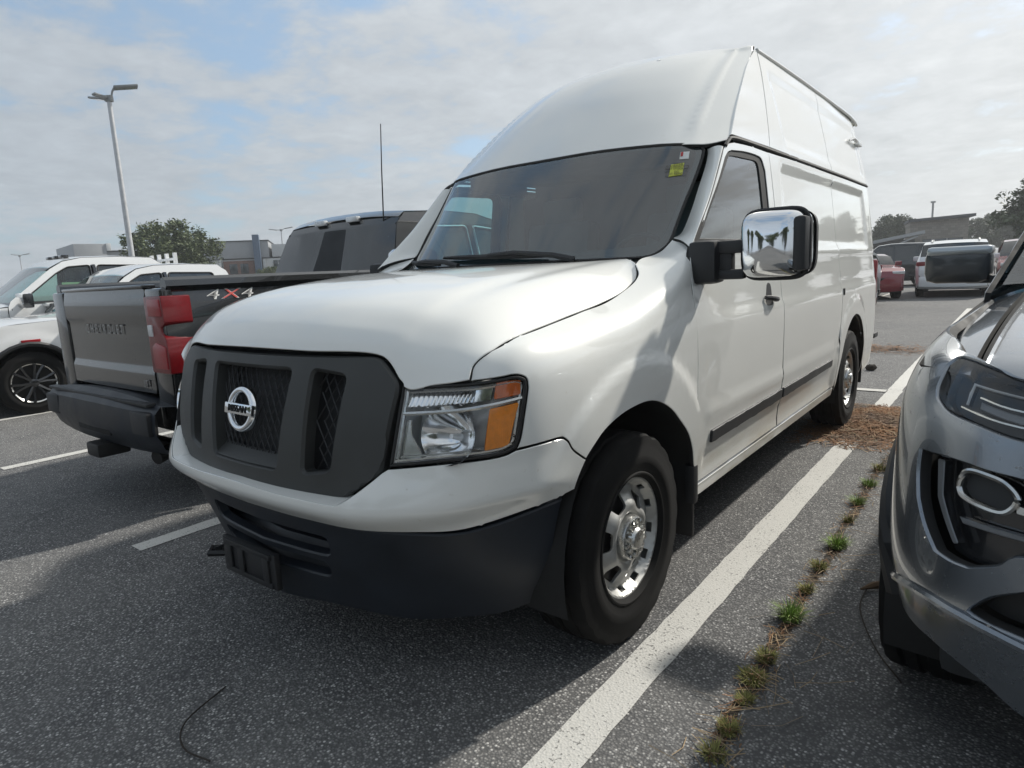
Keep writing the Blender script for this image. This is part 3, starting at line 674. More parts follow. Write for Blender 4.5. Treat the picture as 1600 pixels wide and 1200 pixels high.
add_box(bm, (-.05, -.888, .395), (.34, .022, .13), bevel=.005)
for x in (-.14, -.06, .10): add_box(bm, (x-.03, -.902, .40), (.035, .012, .11), bevel=.003)
add_box(bm, (-.05, -.901, .345), (.30, .014, .02), bevel=.003); add_box(bm, (-.05, -.901, .448), (.30, .014, .02), bevel=.003)
obj('plate_bracket', bm, MAT['black_plastic'], van)
bm = bmesh.new(); add_tube(bm, [(-.55, -.50, .27), (-.55, -.70, .27), (-.55, -.78, .265)], .020, 8); add_tube(bm, [(-.55, -.74, .268), (-.505, -.765, .268), (-.55, -.80, .268), (-.595, -.765, .268), (-.55, -.74, .268)], .014, 6)
obj('tow_hook', bm, MAT['steel'], van)
# dark structure under the front end
bm = bmesh.new(); add_box(bm, (0, -.30, .34), (1.10, .60, .14), bevel=.05); add_box(bm, (0, 2.2, .33), (1.5, 4.6, .20), bevel=.03); obj('underbody', bm, MAT['dark_in'], van)

# hood
hcut = [(5.0,8.12),(4.819,7.102),(4.819,6.629),(4.884,6.122),(4.945,5.638),(4.98,4.81),(4.985,3.545),(4.984,2.638),(5.01,1.825),(5.01,1.01),(5.14,.666),(5.20,.419),(5.13,.122),(4.3,-.03)]
hfront = [(1.99,7.975),(1.2,7.96),(.6,7.96),(0,7.96)]
hlamp = [(5.0,8.12),(4.5,7.98),(3.975,7.90),(3.3,7.93),(2.975,7.90)]; hch = [(2.975,7.90),(2.85,7.82),(2.30,8.03),(1.99,7.975)]
def H2(u, v):
    p = H(np.abs(u), v); p[..., 0] *= np.sign(np.where(u == 0, 1, u)); return p
hh = outline([(0,-.02),(1,-.02),(2,-.02),(3,-.03),(4.3,-.03)], hcut[::-1], hlamp, hch, hfront)
HO = np.vstack([hh, (hh*[-1, 1])[::-1][1:-1]])
panel('hood', H2, [HO], WH, van, h=.026, gap=.002, flip=True)

# grille
GP = MAT['grille_plastic']
gh = [(.0,1.150),(.572,1.138),(.652,1.060),(.616,.808),(.475,.712),(0,.712)]
go = rounded([(x, z) for x, z in gh[1:5]]+[(-x, z) for x, z in gh[1:5]][::-1], [.03, .03, .02, .03, .03, .02, .03, .03], 5)
def mir(q): return [(-x, z) for x, z in q]
cen = rounded([(-.235,1.092),(.235,1.092),(.192,.775),(-.192,.775)], .02, 4)
ri = rounded([(.330,1.094),(.464,1.080),(.427,.796),(.318,.777)], .02, 4); le = rounded(mir([(.330,1.094),(.464,1.080),(.427,.796),(.318,.777)]), .02, 4)
gr = panel('grille', GR, [go, cen, ri, le], GP, van, edge=GP, h=.03, gap=.0, thick=.05, lip=.010, flip=False)
# mesh net set back in the openings
bm = bmesh.new()
def gmesh(x0, x1, z0, z1, st=.034, rad=.0026):
    n = int((x1-x0+z1-z0)/st)+2
    for s in (1, -1):
        for i in range(-n, n+1):
            pts = []
            for t in np.linspace(0, z1-z0, 5):
                x = (x0+x1)/2+i*st+s*t*.62
                if x0 <= x <= x1: pts.append(tuple(GR(np.array(x), np.array(z0+t))+np.array([0, .045, 0])))
            if len(pts) > 1: add_tube(bm, pts, rad, 4, cap=False)
gmesh(-.245, .245, .765, 1.105); gmesh(.31, .475, .765, 1.105); gmesh(-.475, -.31, .765, 1.105)
obj('mesh', bm, MAT['black_plastic'], gr, label='black diamond mesh set back inside the grille')
bm = bmesh.new()
for x0, x1 in ((-.60, .60),):
    vs = [[bm.verts.new(tuple(GR(np.array(x), np.array(z))+np.array([0, .10, 0]))) for x in np.linspace(x0, x1, 9)] for z in (.75, .95, 1.13)]
    for a, b in zip(vs, vs[1:]):
        for i in range(8): bm.faces.new((a[i], a[i+1], b[i+1], b[i]))
obj('radiator_shroud', bm, MAT['dark_in'], gr)
# sloped lip at the foot of the middle opening
bm = bmesh.new()
for x0, x1, w in ((-.196, .196, 8),):
    f = [bm.verts.new(tuple(GR(np.array(x), np.array(.777))+np.array([0, .004, 0]))) for x in np.linspace(x0, x1, w)]
    k = [bm.verts.new(tuple(GR(np.array(x), np.array(.812))+np.array([0, .052, 0]))) for x in np.linspace(x0, x1, w)]
    for i in range(w-1): bm.faces.new((f[i], f[i+1], k[i+1], k[i]))
obj('grille_sill', bm, GP, gr)
# badge: ring, bar and its raised letters
bc = Vector((-.008, -.878, .950)); rake = Vector((0, .21, 1)).normalized(); bn = Vector((1, 0, 0)).cross(rake)
bm = bmesh.new(); n = 40; ring = []
for k in range(n):
    a = 2*math.pi*k/n; e1 = Vector((math.cos(a)*.070, 0, 0))+rake*math.sin(a)*.066
    t = (Vector((-math.sin(a)*.070, 0, 0))+rake*math.cos(a)*.066).normalized(); o_ = t.cross(bn)
    ring.append([bm.verts.new(bc+e1+o_*w+bn*d) for w, d in ((-.0115, -.012), (-.0105, .006), (-.004, .0115), (.004, .0115), (.0105, .006), (.0115, -.012))])
for k in range(n):
    a, b = ring[k], ring[(k+1) % n]
    for i in range(5): bm.faces.new((a[i], a[i+1], b[i+1], b[i]))
bmesh.ops.recalc_face_normals(bm, faces=bm.faces)
badge = obj('badge', bm, MAT['chrome'], gr, sharp=60, label='round chrome badge with a name bar across it')
rm = Matrix((Vector((1, 0, 0)), -bn, rake)).transposed()
box('name_bar', bc+bn*.010, (.168, .014, .038), MAT['chrome'], gr, bevel=.005, rot=rm)
tm = text_mesh('NISSAN', .034, .0012, spacing=1.0); tm.transform(frame(bc+bn*.0185, (1, 0, 0), rake, bn)); obj('lettering', tm, MAT['gap'], gr, smooth=False)

# headlights
lamp_o = outline([(2.41,5.40),(3.0,5.54),(3.611,5.64),(4.10,5.74),(4.551,5.825)], [(4.551,5.825),(4.70,5.81),(4.84,5.74),(4.92,5.64),(4.94,5.48),(4.942,5.3),(4.89,4.9),(4.77,4.281),(4.65,4.02)], [(4.65,4.02),(4.272,3.92),(3.305,3.925),(2.793,3.91),(2.40,3.90)], [(2.40,3.90),(2.404,4.4),(2.41,5.40)])
c0 = lamp_o.mean(0)
def shrink(l, d): 
    """pull a (u, v) loop of W inwards by d metres"""
    l = np.array(l); P = W(l[:, 0], l[:, 1]); e = 1e-3
    out = []
    k = len(l)
    for i in range(k):
        a, b, c = l[i-1], l[i], l[(i+1) % k]
        J = np.stack([(W(b[0]+e, b[1])-W(b[0]-e, b[1]))/(2*e), (W(b[0], b[1]+e)-W(b[0], b[1]-e))/(2*e)], 1)
        t = J @ (c-a); t /= np.linalg.norm(t); nn = np.cross(J[:, 0], J[:, 1]); nn /= np.linalg.norm(nn); o = np.cross(nn, t)
        q = np.linalg.lstsq(J, o*d, rcond=None)[0]
        out.append(b+q)
    out = np.array(out)
    ar = lambda L_: abs(np.sum(L_[:, 0]*np.roll(L_[:, 1], -1)-np.roll(L_[:, 0], -1)*L_[:, 1]))
    if ar(out) > ar(l): out = l-(out-l)
    return out
lamp_i = shrink(lamp_o, .011)
def Wp(u, v): return W(np.array(float(u)), np.array(float(v)))
def wn(u, v):
    e = 1e-3; a = Wp(u+e, v)-Wp(u-e, v); b = Wp(u, v+e)-Wp(u, v-e); n_ = np.cross(a, b); return n_/np.linalg.norm(n_)
def band(loop, name, mat, par, dep, mm):
    """tray wall running back from loop plus a floor"""
    P = [Wp(*p)-wn(*p)*.004 for p in loop]; Q = [Vector(p)+Vector((-.02, .11, 0)) for p in P]
    bm = bmesh.new(); a = [bm.verts.new(p) for p in P]; b = [bm.verts.new(q) for q in Q]
    for i in range(len(a)): bm.faces.new((a[i], a[(i+1) % len(a)], b[(i+1) % len(a)], b[i]))
    bm.faces.new(b)
    bmesh.ops.triangulate(bm, faces=[f for f in bm.faces if len(f.verts) > 4])
    if mm: bmesh.ops.scale(bm, vec=(-1, 1, 1), verts=bm.verts)
    bmesh.ops.recalc_face_normals(bm, faces=bm.faces)
    return obj(name, bm, mat, par, sharp=30)
def Wd(d):
    def s(u, v):
        e = 1e-3; p = W(u, v); a = W(u+e, v)-W(u-e, v); b = W(u, v+e)-W(u, v-e); n_ = np.cross(a, b); n_ /= np.linalg.norm(n_, axis=-1, keepdims=True)
        return p-n_*d
    return s
for mm in (False, True):
    hl = panel('headlight', W, [lamp_o, lamp_i], MAT['rubber'], van, edge=MAT['rubber'], h=.02, gap=.001, thick=.02, lip=.003, off=.001, mirror=mm)
    panel('lens', W, [shrink(lamp_o, .010)], MAT['lens'], hl, h=.03, gap=0, thick=0, off=-.003, mirror=mm)
    band(lamp_i, 'housing', MAT['lamp_house'], hl, .06, mm)
    # chrome dividing bar with its frame
    bar = lambda pts, r, off: [tuple((Wp(*p)-wn(*p)*off)*np.array([-1 if mm else 1, 1, 1])) for p in pts]
    dv = smooth_run([(2.43,4.84),(3.0,4.86),(3.5,4.90),(4.0,4.97),(4.4,5.03),(4.84,5.10)], 4)
    tube('divider', bar(dv, 0, .012), .0065, MAT['satin_chrome'], hl, seg=6)
    fr_ = shrink(lamp_o, .017); tube('chrome_frame', bar(list(fr_)+[fr_[0]], 0, .012), .005, MAT['satin_chrome'], hl, seg=5)
    # bowl of the main lamp: a paraboloid facing forwards
    def bowl(u, v, r, dep, ax=1.0):
        c = Wp(u, v)-wn(u, v)*.012; n_ = np.array([.20, -.93, .30]); n_ /= np.linalg.norm(n_)
        x_ = np.cross([0, 0, 1.], n_); x_ /= np.linalg.norm(x_); z_ = np.cross(n_, x_)
        bm = bmesh.new(); rs = []
        for q in np.linspace(.10, 1, 9):
            rs.append([bm.verts.new(c-n_*dep*(1-q*q)+x_*math.cos(a)*r*q*ax+z_*math.sin(a)*r*q) for a in np.linspace(0, 2*math.pi, 28, endpoint=False)])
        for a, b in zip(rs, rs[1:]):
            for i in range(28): bm.faces.new((a[i], a[(i+1) % 28], b[(i+1) % 28], b[i]))
        bm.faces.new(rs[0])
        if mm: bmesh.ops.scale(bm, vec=(-1, 1, 1), verts=bm.verts)
        bmesh.ops.recalc_face_normals(bm, faces=bm.faces)
        return bm, c, n_
    bm, c, n_ = bowl(3.25, 4.42, .086, .080, 1.05); obj('reflector_bowl', bm, MAT['reflector'], hl)
    p1 = (c-n_*.07)*np.array([-1 if mm else 1, 1, 1]); p2 = (c-n_*.02)*np.array([-1 if mm else 1, 1, 1])
    tube('bulb', [p1, (p1+p2)/2, p2], [.012, .010, .007], MAT['lamp_house'], hl, seg=10)
    # ribbed upper reflector
    def ribs(u, v):
        p = Wd(.030)(u, v); p[..., 1] += .0045*np.sin(u*75)+.05*(v-5.15); return p
    panel('upper_reflector', ribs, [rounded([(2.50,4.98),(3.66,5.06),(3.66,5.52),(2.50,5.33)], .04)], MAT['reflector'], hl, edge=MAT['reflector'], h=.0045, gap=0, thick=.01, mirror=mm)
    panel('signal_reflector', Wd(.022), [rounded([(3.70,5.06),(4.10,5.10),(4.12,5.64),(3.70,5.54)], .04)], MAT['reflector'], hl, edge=MAT['lamp_house'], h=.02, gap=0, thick=.01, mirror=mm)
    panel('side_marker', Wd(.008), [rounded([(4.14,5.12),(4.82,5.20),(4.82,5.66),(4.16,5.71)], .05)], MAT['amber_red'], hl, edge=MAT['amber_red'], h=.02, gap=0, thick=.012, mirror=mm)
    panel('turn_signal', Wd(.008), [rounded([(4.06,4.90),(4.78,5.0),(4.66,4.60),(4.52,4.10),(3.98,4.05)], [.05, .08, .0, .08, .05])], MAT['amber'], hl, edge=MAT['amber'], h=.02, gap=0, thick=.012, mirror=mm)
    panel('inner_tray', Wd(.028), [rounded([(2.50,4.05),(2.86,4.05),(2.62,4.45),(2.58,4.74),(2.50,4.74)], .03)], MAT['satin_chrome'], hl, edge=MAT['lamp_house'], h=.02, gap=0, thick=.01, mirror=mm)
    panel('lower_tray', Wd(.020), [rounded([(2.50,4.0),(3.92,4.0),(3.92,4.10),(2.50,4.10)], .03)], MAT['satin_chrome'], hl, edge=MAT['lamp_house'], h=.02, gap=0, thick=.01, mirror=mm)

# ---- sides: door, cargo side, rear quarter, raised roof sides
def SM(s):
    def f(y, z): 
        p = S(y, z); p[..., 0] *= s; return p
    return f
dseam = [(.556,.415),(.556,.7),(.558,.94),(.552,1.087),(.542,1.208),(.545,1.301),(.571,1.406),(.667,1.487),(.76,1.559),(.849,1.63),(.951,1.728),(1.061,1.837),(1.105,1.880),(1.175,1.910),(1.26,1.926)]
dtop = [(1.26,1.926),(1.5,1.936),(1.80,1.936)]
dback = [(1.80,1.936),(1.79,1.7),(1.785,1.236),(1.775,.415)]
dbot = [(1.775,.415),(.556,.415)]
glass_o = outline([(.655,1.452),(.717,1.495),(.833,1.598),(.975,1.715),(1.10,1.832)], [(1.10,1.832),(1.15,1.862),(1.211,1.878)], [(1.211,1.878),(1.40,1.892),(1.56,1.895)], [(1.56,1.895),(1.65,1.885),(1.69,1.83)], [(1.69,1.83),(1.685,1.6),(1.685,1.44)], [(1.685,1.44),(1.0,1.435),(.655,1.452)])
glass_i = outline([(.70,1.462),(.833,1.575),(.975,1.689),(1.149,1.836)], [(1.149,1.836),(1.205,1.857),(1.443,1.866)], [(1.443,1.866),(1.56,1.868),(1.60,1.85),(1.606,1.80)], [(1.606,1.80),(1.60,1.462)], [(1.60,1.462),(.70,1.462)])
for s in (1, -1):
    mm = s < 0
    dr = panel('door', S, [outline(dseam, dtop, dback, dbot), glass_o], WH, van, mirror=mm, h=.034)
    panel('window_seal', S, [glass_o, glass_i], MAT['rubber'], dr, edge=MAT['rubber'], mirror=mm, h=.03, off=-.006, gap=-.002, thick=.02)
    panel('window_pane', S, [glass_i], MAT['side_glass'], dr, mirror=mm, h=.06, off=-.012, gap=-.004, thick=0)
    panel('side_moulding', S, [rounded([(.712,.577),(1.765,.582),(1.765,.639),(.712,.634)], .008)], MAT['black_plastic'], dr, edge=MAT['black_plastic'], mirror=mm, h=.05, off=.011, thick=.012, gap=0, lip=.004)
    # handle: cup, grip and lock
    def Sp(y, z): return S(np.array(float(y)), np.array(float(z)))*np.array([s, 1, 1])
    gp = [Sp(1.47+.022*i, 1.168-.003*i)+np.array([s*d, 0, 0]) for i, d in enumerate((.008, .026, .034, .036, .036, .034, .026, .008))]
    bm = bmesh.new(); add_tube(bm, gp, [.010, .013, .014, .014, .014, .014, .013, .010], 8); obj('handle', bm, MAT['black_plastic'], dr)
    panel('handle_cup', S, [rounded([(1.485,1.125),(1.605,1.12),(1.60,1.235),(1.535,1.245)], .03)], MAT['black_plastic'], dr, edge=MAT['black_plastic'], mirror=mm, h=.02, off=.001, thick=.004, gap=0, lip=.001)
    # cargo side
    sp = panel('side_panel', S, [outline([(1.79,.415),(1.785,1.236),(1.797,1.936)], [(1.797,1.936),(2.4,1.944),(3.27,1.944)], [(3.27,1.944),(3.26,1.4),(3.24,.93),(3.19,.80),(3.165,.62),(3.15,.415)], [(3.15,.415),(1.79,.415)])], WH, van, mirror=mm, h=.04, gap=.0018)
    panel('side_moulding', S, [rounded([(1.795,.582),(2.985,.591),(2.985,.641),(1.795,.639)], .008)], MAT['black_plastic'], sp, edge=MAT['black_plastic'], mirror=mm, h=.05, off=.011, thick=.012, gap=0, lip=.004)
    aa = [(3.71+.492*math.cos(a), .40+.50*math.sin(a)) for a in np.linspace(math.pi+.12, -.12, 26)]
    panel('rear_quarter', S, [outline([(3.165,.45),(3.175,.62),(3.20,.80),(3.245,.93),(3.26,1.4),(3.27,1.944)], [(3.27,1.944),(4.0,1.946),(4.93,1.95)], [(4.93,1.95),(4.96,1.5),(4.975,1.0),(4.97,.62)], [(4.97,.62),(4.80,.46),(4.60,.36),(4.26,.345)], aa[::-1], [aa[0],(3.165,.45)])], WH, van, mirror=mm, h=.034, gap=.0018)
    panel('rocker', S, [rounded([(.60,.335),(3.18,.335),(3.165,.409),(.60,.409)], .01)], WH, van, mirror=mm, h=.04, off=-.003, lip=.008)
    # raised roof sides
    panel('roof_side', S, [outline([(1.262,1.958),(1.835,1.966)], [(1.835,1.966),(1.927,2.19),(2.02,2.427),(2.05,2.550)], [(2.05,2.550),(1.995,2.530),(1.80,2.42),(1.60,2.277),(1.38,2.10),(1.225,1.955)])], WH, van, edge=WH, mirror=mm, h=.034, gap=.0015, label='triangular front corner of the raised roof')
    panel('roof_side', S, [outline([(1.838,1.966),(2.4,1.966),(3.29,1.968)], [(3.29,1.968),(3.33,2.2),(3.37,2.563)], [(3.37,2.563),(2.6,2.556),(2.058,2.546)], [(2.058,2.546),(2.03,2.427),(1.932,2.19),(1.838,1.966)])], WH, van, edge=WH, mirror=mm, h=.034, gap=.0015)
    panel('roof_side', S, [outline([(3.294,1.968),(4.2,1.97),(4.92,1.972)], [(4.92,1.972),(4.90,2.2),(4.87,2.45),(4.85,2.535)], [(4.85,2.535),(4.5,2.562),(4.0,2.563),(3.374,2.563)], [(3.374,2.563),(3.334,2.2),(3.294,1.968)])], WH, van, edge=WH, mirror=mm, h=.034, gap=.0015)
    # black drip rail seam
    rl = [(1.13,1.892),(1.18,1.922),(1.26,1.944),(1.6,1.951),(2.4,1.954),(3.3,1.956),(4.3,1.958),(4.92,1.96)]
    rp = smooth_run(rl, 6); bm = bmesh.new(); add_tube(bm, [Sp(y, z)+np.array([-s*.001, 0, 0]) for y, z in rp], .0095, 6); obj('drip_rail', bm, MAT['rubber'], van)
    # grab step / marker bits at the rear upper corner
    bm = bmesh.new(); add_tube(bm, [Sp(4.30, 2.315)+np.array([s*.012, 0, 0]), Sp(4.42, 2.345)+np.array([s*.03, 0, 0]), Sp(4.55, 2.335)+np.array([s*.028, 0, 0])], [.008, .017, .014], 6); add_box(bm, Vector(Sp(4.66, 2.325))+Vector((s*.012, 0, 0)), (.03, .16, .035), bevel=.006)
    obj('upper_bracket', bm, MAT['lamp_house'], van)
    bm = bmesh.new(); add_box(bm, Sp(3.30, 1.10)+np.array([s*.002, 0, 0]), (.01, .03, .05), bevel=.003); obj('lock', bm, MAT['black_plastic'], van)

# A-pillar between windscreen edge and door seam
pa = [(.814,.735,1.468),(.835,.795,1.50),(.842,.88,1.60),(.839,.965,1.70),(.832,1.06,1.80),(.822,1.115,1.862),(.812,1.135,1.892)]
pb = [tuple(S(np.array(y), np.array(z))) for y, z in [(.575,1.414),(.667,1.493),(.76,1.566),(.849,1.637),(.951,1.735),(1.061,1.845),(1.105,1.888)]]
pa[0] = (.816,.742,1.474)
PN = []
for a, b in zip(pa, pb):
    a, b = np.array(a), np.array(b); row = []
    for t in (0, .33, .67, 1): row.append(a*(1-t)+b*t+np.array([.55, -.6, .3])*.030*4*t*(1-t)*.8)
    PN.append(row)
PN = np.array(PN)
def PS(u, v): return net_eval(PN, u, v)
pair('a_pillar', PS, [outline([(0,0.0),(6,0)], [(6,0),(6,3)], [(6,3),(0,3)], [(0,3),(0,0)], n=8)], WH, van, h=.022, gap=.002, flip=True)
# front cap of the raised roof
def C2(u, v):
    p = C_(np.abs(u), v); q = np.abs(u); k = .013*np.exp(-((q-3.05)/.13)**2)*sstep(.1, .9, v)*sstep(5.0, 4.0, v)-.006*np.exp(-((q-2.7)/.22)**2)*sstep(.1, .9, v)*sstep(5.0, 4.0, v)
    p = p+k[..., None]*np.array([.45, -.62, .62]); p[..., 0] *= np.sign(np.where(u == 0, 1, u)); return p
co = outline([(0,.02),(2,.02),(3,.02),(4,.02),(5,.03)], [(5,.03),(5,2),(5,5)], [(5,5),(4,5.2),(3,5.3),(0,5.4)])
CO = np.vstack([co, (co*[-1, 1])[::-1][1:-1]])
capm = panel('roof_cap', C2, [CO], WH, van, h=.03, gap=.0015, sharp=50)
# a chip in the paint of the cap
cq = [(1.02+.05*math.cos(a)*k, 3.42+.07*math.sin(a)*k) for a, k in zip(np.linspace(0, 6.0, 9), (1, .5, 1.1, .6, .9, .5, 1.2, .6, .8))]
panel('paint_chip', C2, [cq], MAT['lamp_house'], capm, edge=MAT['lamp_house'], h=.01, off=.0015, gap=0, thick=.001)
# roof skin
for s in (1, -1):
    q = [(2.06, 2.548), (2.5, 2.556), (3.0, 2.561), (3.6, 2.562), (4.2, 2.562), (4.55, 2.559), (4.8, 2.541), (4.87, 2.52)]
    tube('roof_bead', [(s*.741, y, z) for y, z in q], .011, WH, van, seg=8)
def RF(x, y): 
    a = np.abs(x)/.745; z = 2.553+.10*(1-a**2.6)+.012*sstep(2.0, 3.2, y)*1.0-.035*sstep(4.5, 4.95, y)-.012*sstep(2.35, 2.0, y)
    z = z+.006*np.sin(x*16)*sstep(.62, .5, np.abs(x))*sstep(2.4, 2.7, y)
    return np.stack([x, y, z], -1)
panel('roof', RF, [[(-.748,2.07),(.748,2.07),(.748,4.85),(.70,4.93),(-.70,4.93),(-.748,4.85)]], WH, van, edge=WH, h=.05, gap=.001)
# cab roof line between windscreen head and cap
# rear doors and corner
bm = bmesh.new(); zs = np.linspace(.62, 2.56, 16)
rows = []
for z in zs:
    xe = float(S(np.array(4.965 if z < 1.95 else 4.88), np.array(z))[0]); yy = 5.0-.045*max(0, z-1.2)-.05*max(0, z-2.2)
    rows.append([bm.verts.new((xe*t, yy-.03*abs(t)**6, z)) for t in np.linspace(-1, 1, 15)])
for a, b in zip(rows, rows[1:]):
    for i in range(14): bm.faces.new((a[i], a[i+1], b[i+1], b[i]))
rd = obj('rear_door', bm, WH, van)
for s in (-1, 1): box('rear_window', (s*.42, 4.975, 1.66), (.56, .02, .42), MAT['privacy'], rd, bevel=.01)
box('rear_bumper', (0, 5.03, .52), (1.78, .16, .20), MAT['chrome'], van, bevel=.03)
for s in (-1, 1):
    box('tail_lamp', (s*.88, 4.985, 1.10), (.14, .05, .42), MAT['red'], van, bevel=.02)
    box('bumper_step', (s*.93, 5.0, .60), (.07, .18, .05), MAT['black_plastic'], van, bevel=.015)

# windscreen with its black band, and what sits on it
def G2(u, v):
    p = G(np.abs(u), v); p[..., 0] *= np.sign(np.where(u == 0, 1, u)); return p
go_ = outline([(0,3.0),(1,3.02),(2.105,3.02),(3.213,3.02)], [(3.213,3.02),(3.729,3.06),(3.95,3.02),(4.08,2.92),(4.10,2.78)], [(4.10,2.78),(3.93,2.1),(3.779,1.468),(3.70,.9),(3.645,.42)], [(3.645,.42),(3.55,.22),(3.343,.06),(3.1,-.02),(2.9,-.042)], [(2.9,-.042),(2.34,-.02),(1.154,-.0),(0,.0)])
gi_ = outline([(0,2.93),(2.105,2.93),(3.213,2.92)], [(3.213,2.92),(3.60,2.93),(3.77,2.87),(3.83,2.72)], [(3.83,2.72),(3.68,2.1),(3.55,1.468),(3.45,.9)], [(3.45,.9),(3.36,.55),(3.2,.36),(2.9,.30)], [(2.9,.30),(1.154,.25),(0,.24)])
GO = np.vstack([go_, (go_*[-1, 1])[::-1][1:-1]]); GI = np.vstack([gi_, (gi_*[-1, 1])[::-1][1:-1]])
ws = panel('windshield', G2, [GO], MAT['wind'], van, h=.06, gap=.0, thick=0)
panel('black_border', G2, [GO, GI], MAT['rubber'], ws, edge=MAT['rubber'], h=.03, off=-.004, gap=0, thick=.006)
tube('seal', [tuple(G2(np.array(p[0]), np.array(p[1]))) for p in list(GO[::2])+[GO[0]]], .0075, MAT['rubber'], ws, seg=6)
MAT['yellow'] = simple('yellow_sticker', (.62, .66, .10), .6, var=.03); MAT['paper'] = simple('white_paper', (.72, .74, .72), .7); MAT['print'] = simple('dark_print', (.07, .06, .05), .7); MAT['redprint'] = simple('red_print', (.5, .05, .05), .7)
yl = panel('yellow_sticker', G2, [[(2.98,2.10),(3.42,2.14),(3.42,2.49),(2.98,2.44)]], MAT['yellow'], ws, edge=MAT['yellow'], h=.03, off=.004, gap=0, thick=.002, label='yellow dealer sticker with dark writing on the windscreen')
def on_glass(body, u, v, size, mat, par, d=.0075):
    p = G2(np.array(float(u)), np.array(float(v))); e = 1e-2
    a = G2(np.array(u+e), np.array(v))-p; b = G2(np.array(u), np.array(v+e))-p; n_ = np.cross(a, b); n_ /= np.linalg.norm(n_); a /= np.linalg.norm(a); b = np.cross(n_, a)
    t = text_mesh(body, size, .0003); t.transform(frame(Vector(p+n_*d), a, b, n_)); return obj('lettering', t, mat, par, smooth=False)
for body, v, sz in (('TITLE', 2.435, .019), ('INFORMATION', 2.365, .0155), ('UNIT STOCK NO', 2.30, .0145), ('DO', 2.215, .014), ('NOT REMOVE', 2.155, .016)): on_glass(body, 3.20, v, sz, MAT['print'], ws)
panel('inspection_sticker', G2, [[(3.22,2.58),(3.56,2.60),(3.56,2.83),(3.22,2.80)]], MAT['paper'], ws, edge=MAT['paper'], h=.03, off=.004, gap=0, thick=.002)
panel('red_tab', G2, [[(3.24,2.66),(3.32,2.67),(3.32,2.79),(3.24,2.78)]], MAT['redprint'], ws, edge=MAT['redprint'], h=.02, off=.007, gap=0, thick=.001)
# cowl and wipers
bm = bmesh.new(); rows = []
for x in np.linspace(-.78, .78, 17):
    a = abs(x)/.78; y0 = .44+.05*a*a; yb = .46+.20*a**2.4
    rows.append([bm.verts.new((x, y0, 1.372)), bm.verts.new((x, yb+.02, 1.385)), bm.verts.new((x, yb+.05, 1.40))])
for a, b in zip(rows, rows[1:]):
    for i in range(2): bm.faces.new((a[i], b[i], b[i+1], a[i+1]))
obj('cowl', bm, MAT['black_plastic'], van)
def gpt(x, v, d):
    us = np.linspace(0, 4, 81); X = G(us, us*0+v)[:, 0]; u = float(np.interp(abs(x), X, us)); p = G2(np.array(math.copysign(u, x) if x else 0.0), np.array(v)); return np.array(p)+np.array([0, -.72, .69])*d
for x0, x1, v0, v1 in ((.33, -.33, .10, .235), (-.33, -.74, .03, .20)):
    bl = [gpt(x0+(x1-x0)*t, v0+(v1-v0)*t, .018) for t in np.linspace(0, 1, 7)]
    w = tube('wiper_blade', bl, [.008, .011, .013, .014, .013, .011, .007], MAT['rubber'], van, seg=6)
    am = [gpt(x0+.14, -.02, .012), gpt(x0+.05, .03, .035), gpt(x0+(x1-x0)*.25, v0+.03, .045), gpt(x0+(x1-x0)*.5, (v0+v1)/2, .030)]
    tube('wiper_arm', am, [.016, .013, .010, .008], MAT['black_plastic'], w, seg=6)

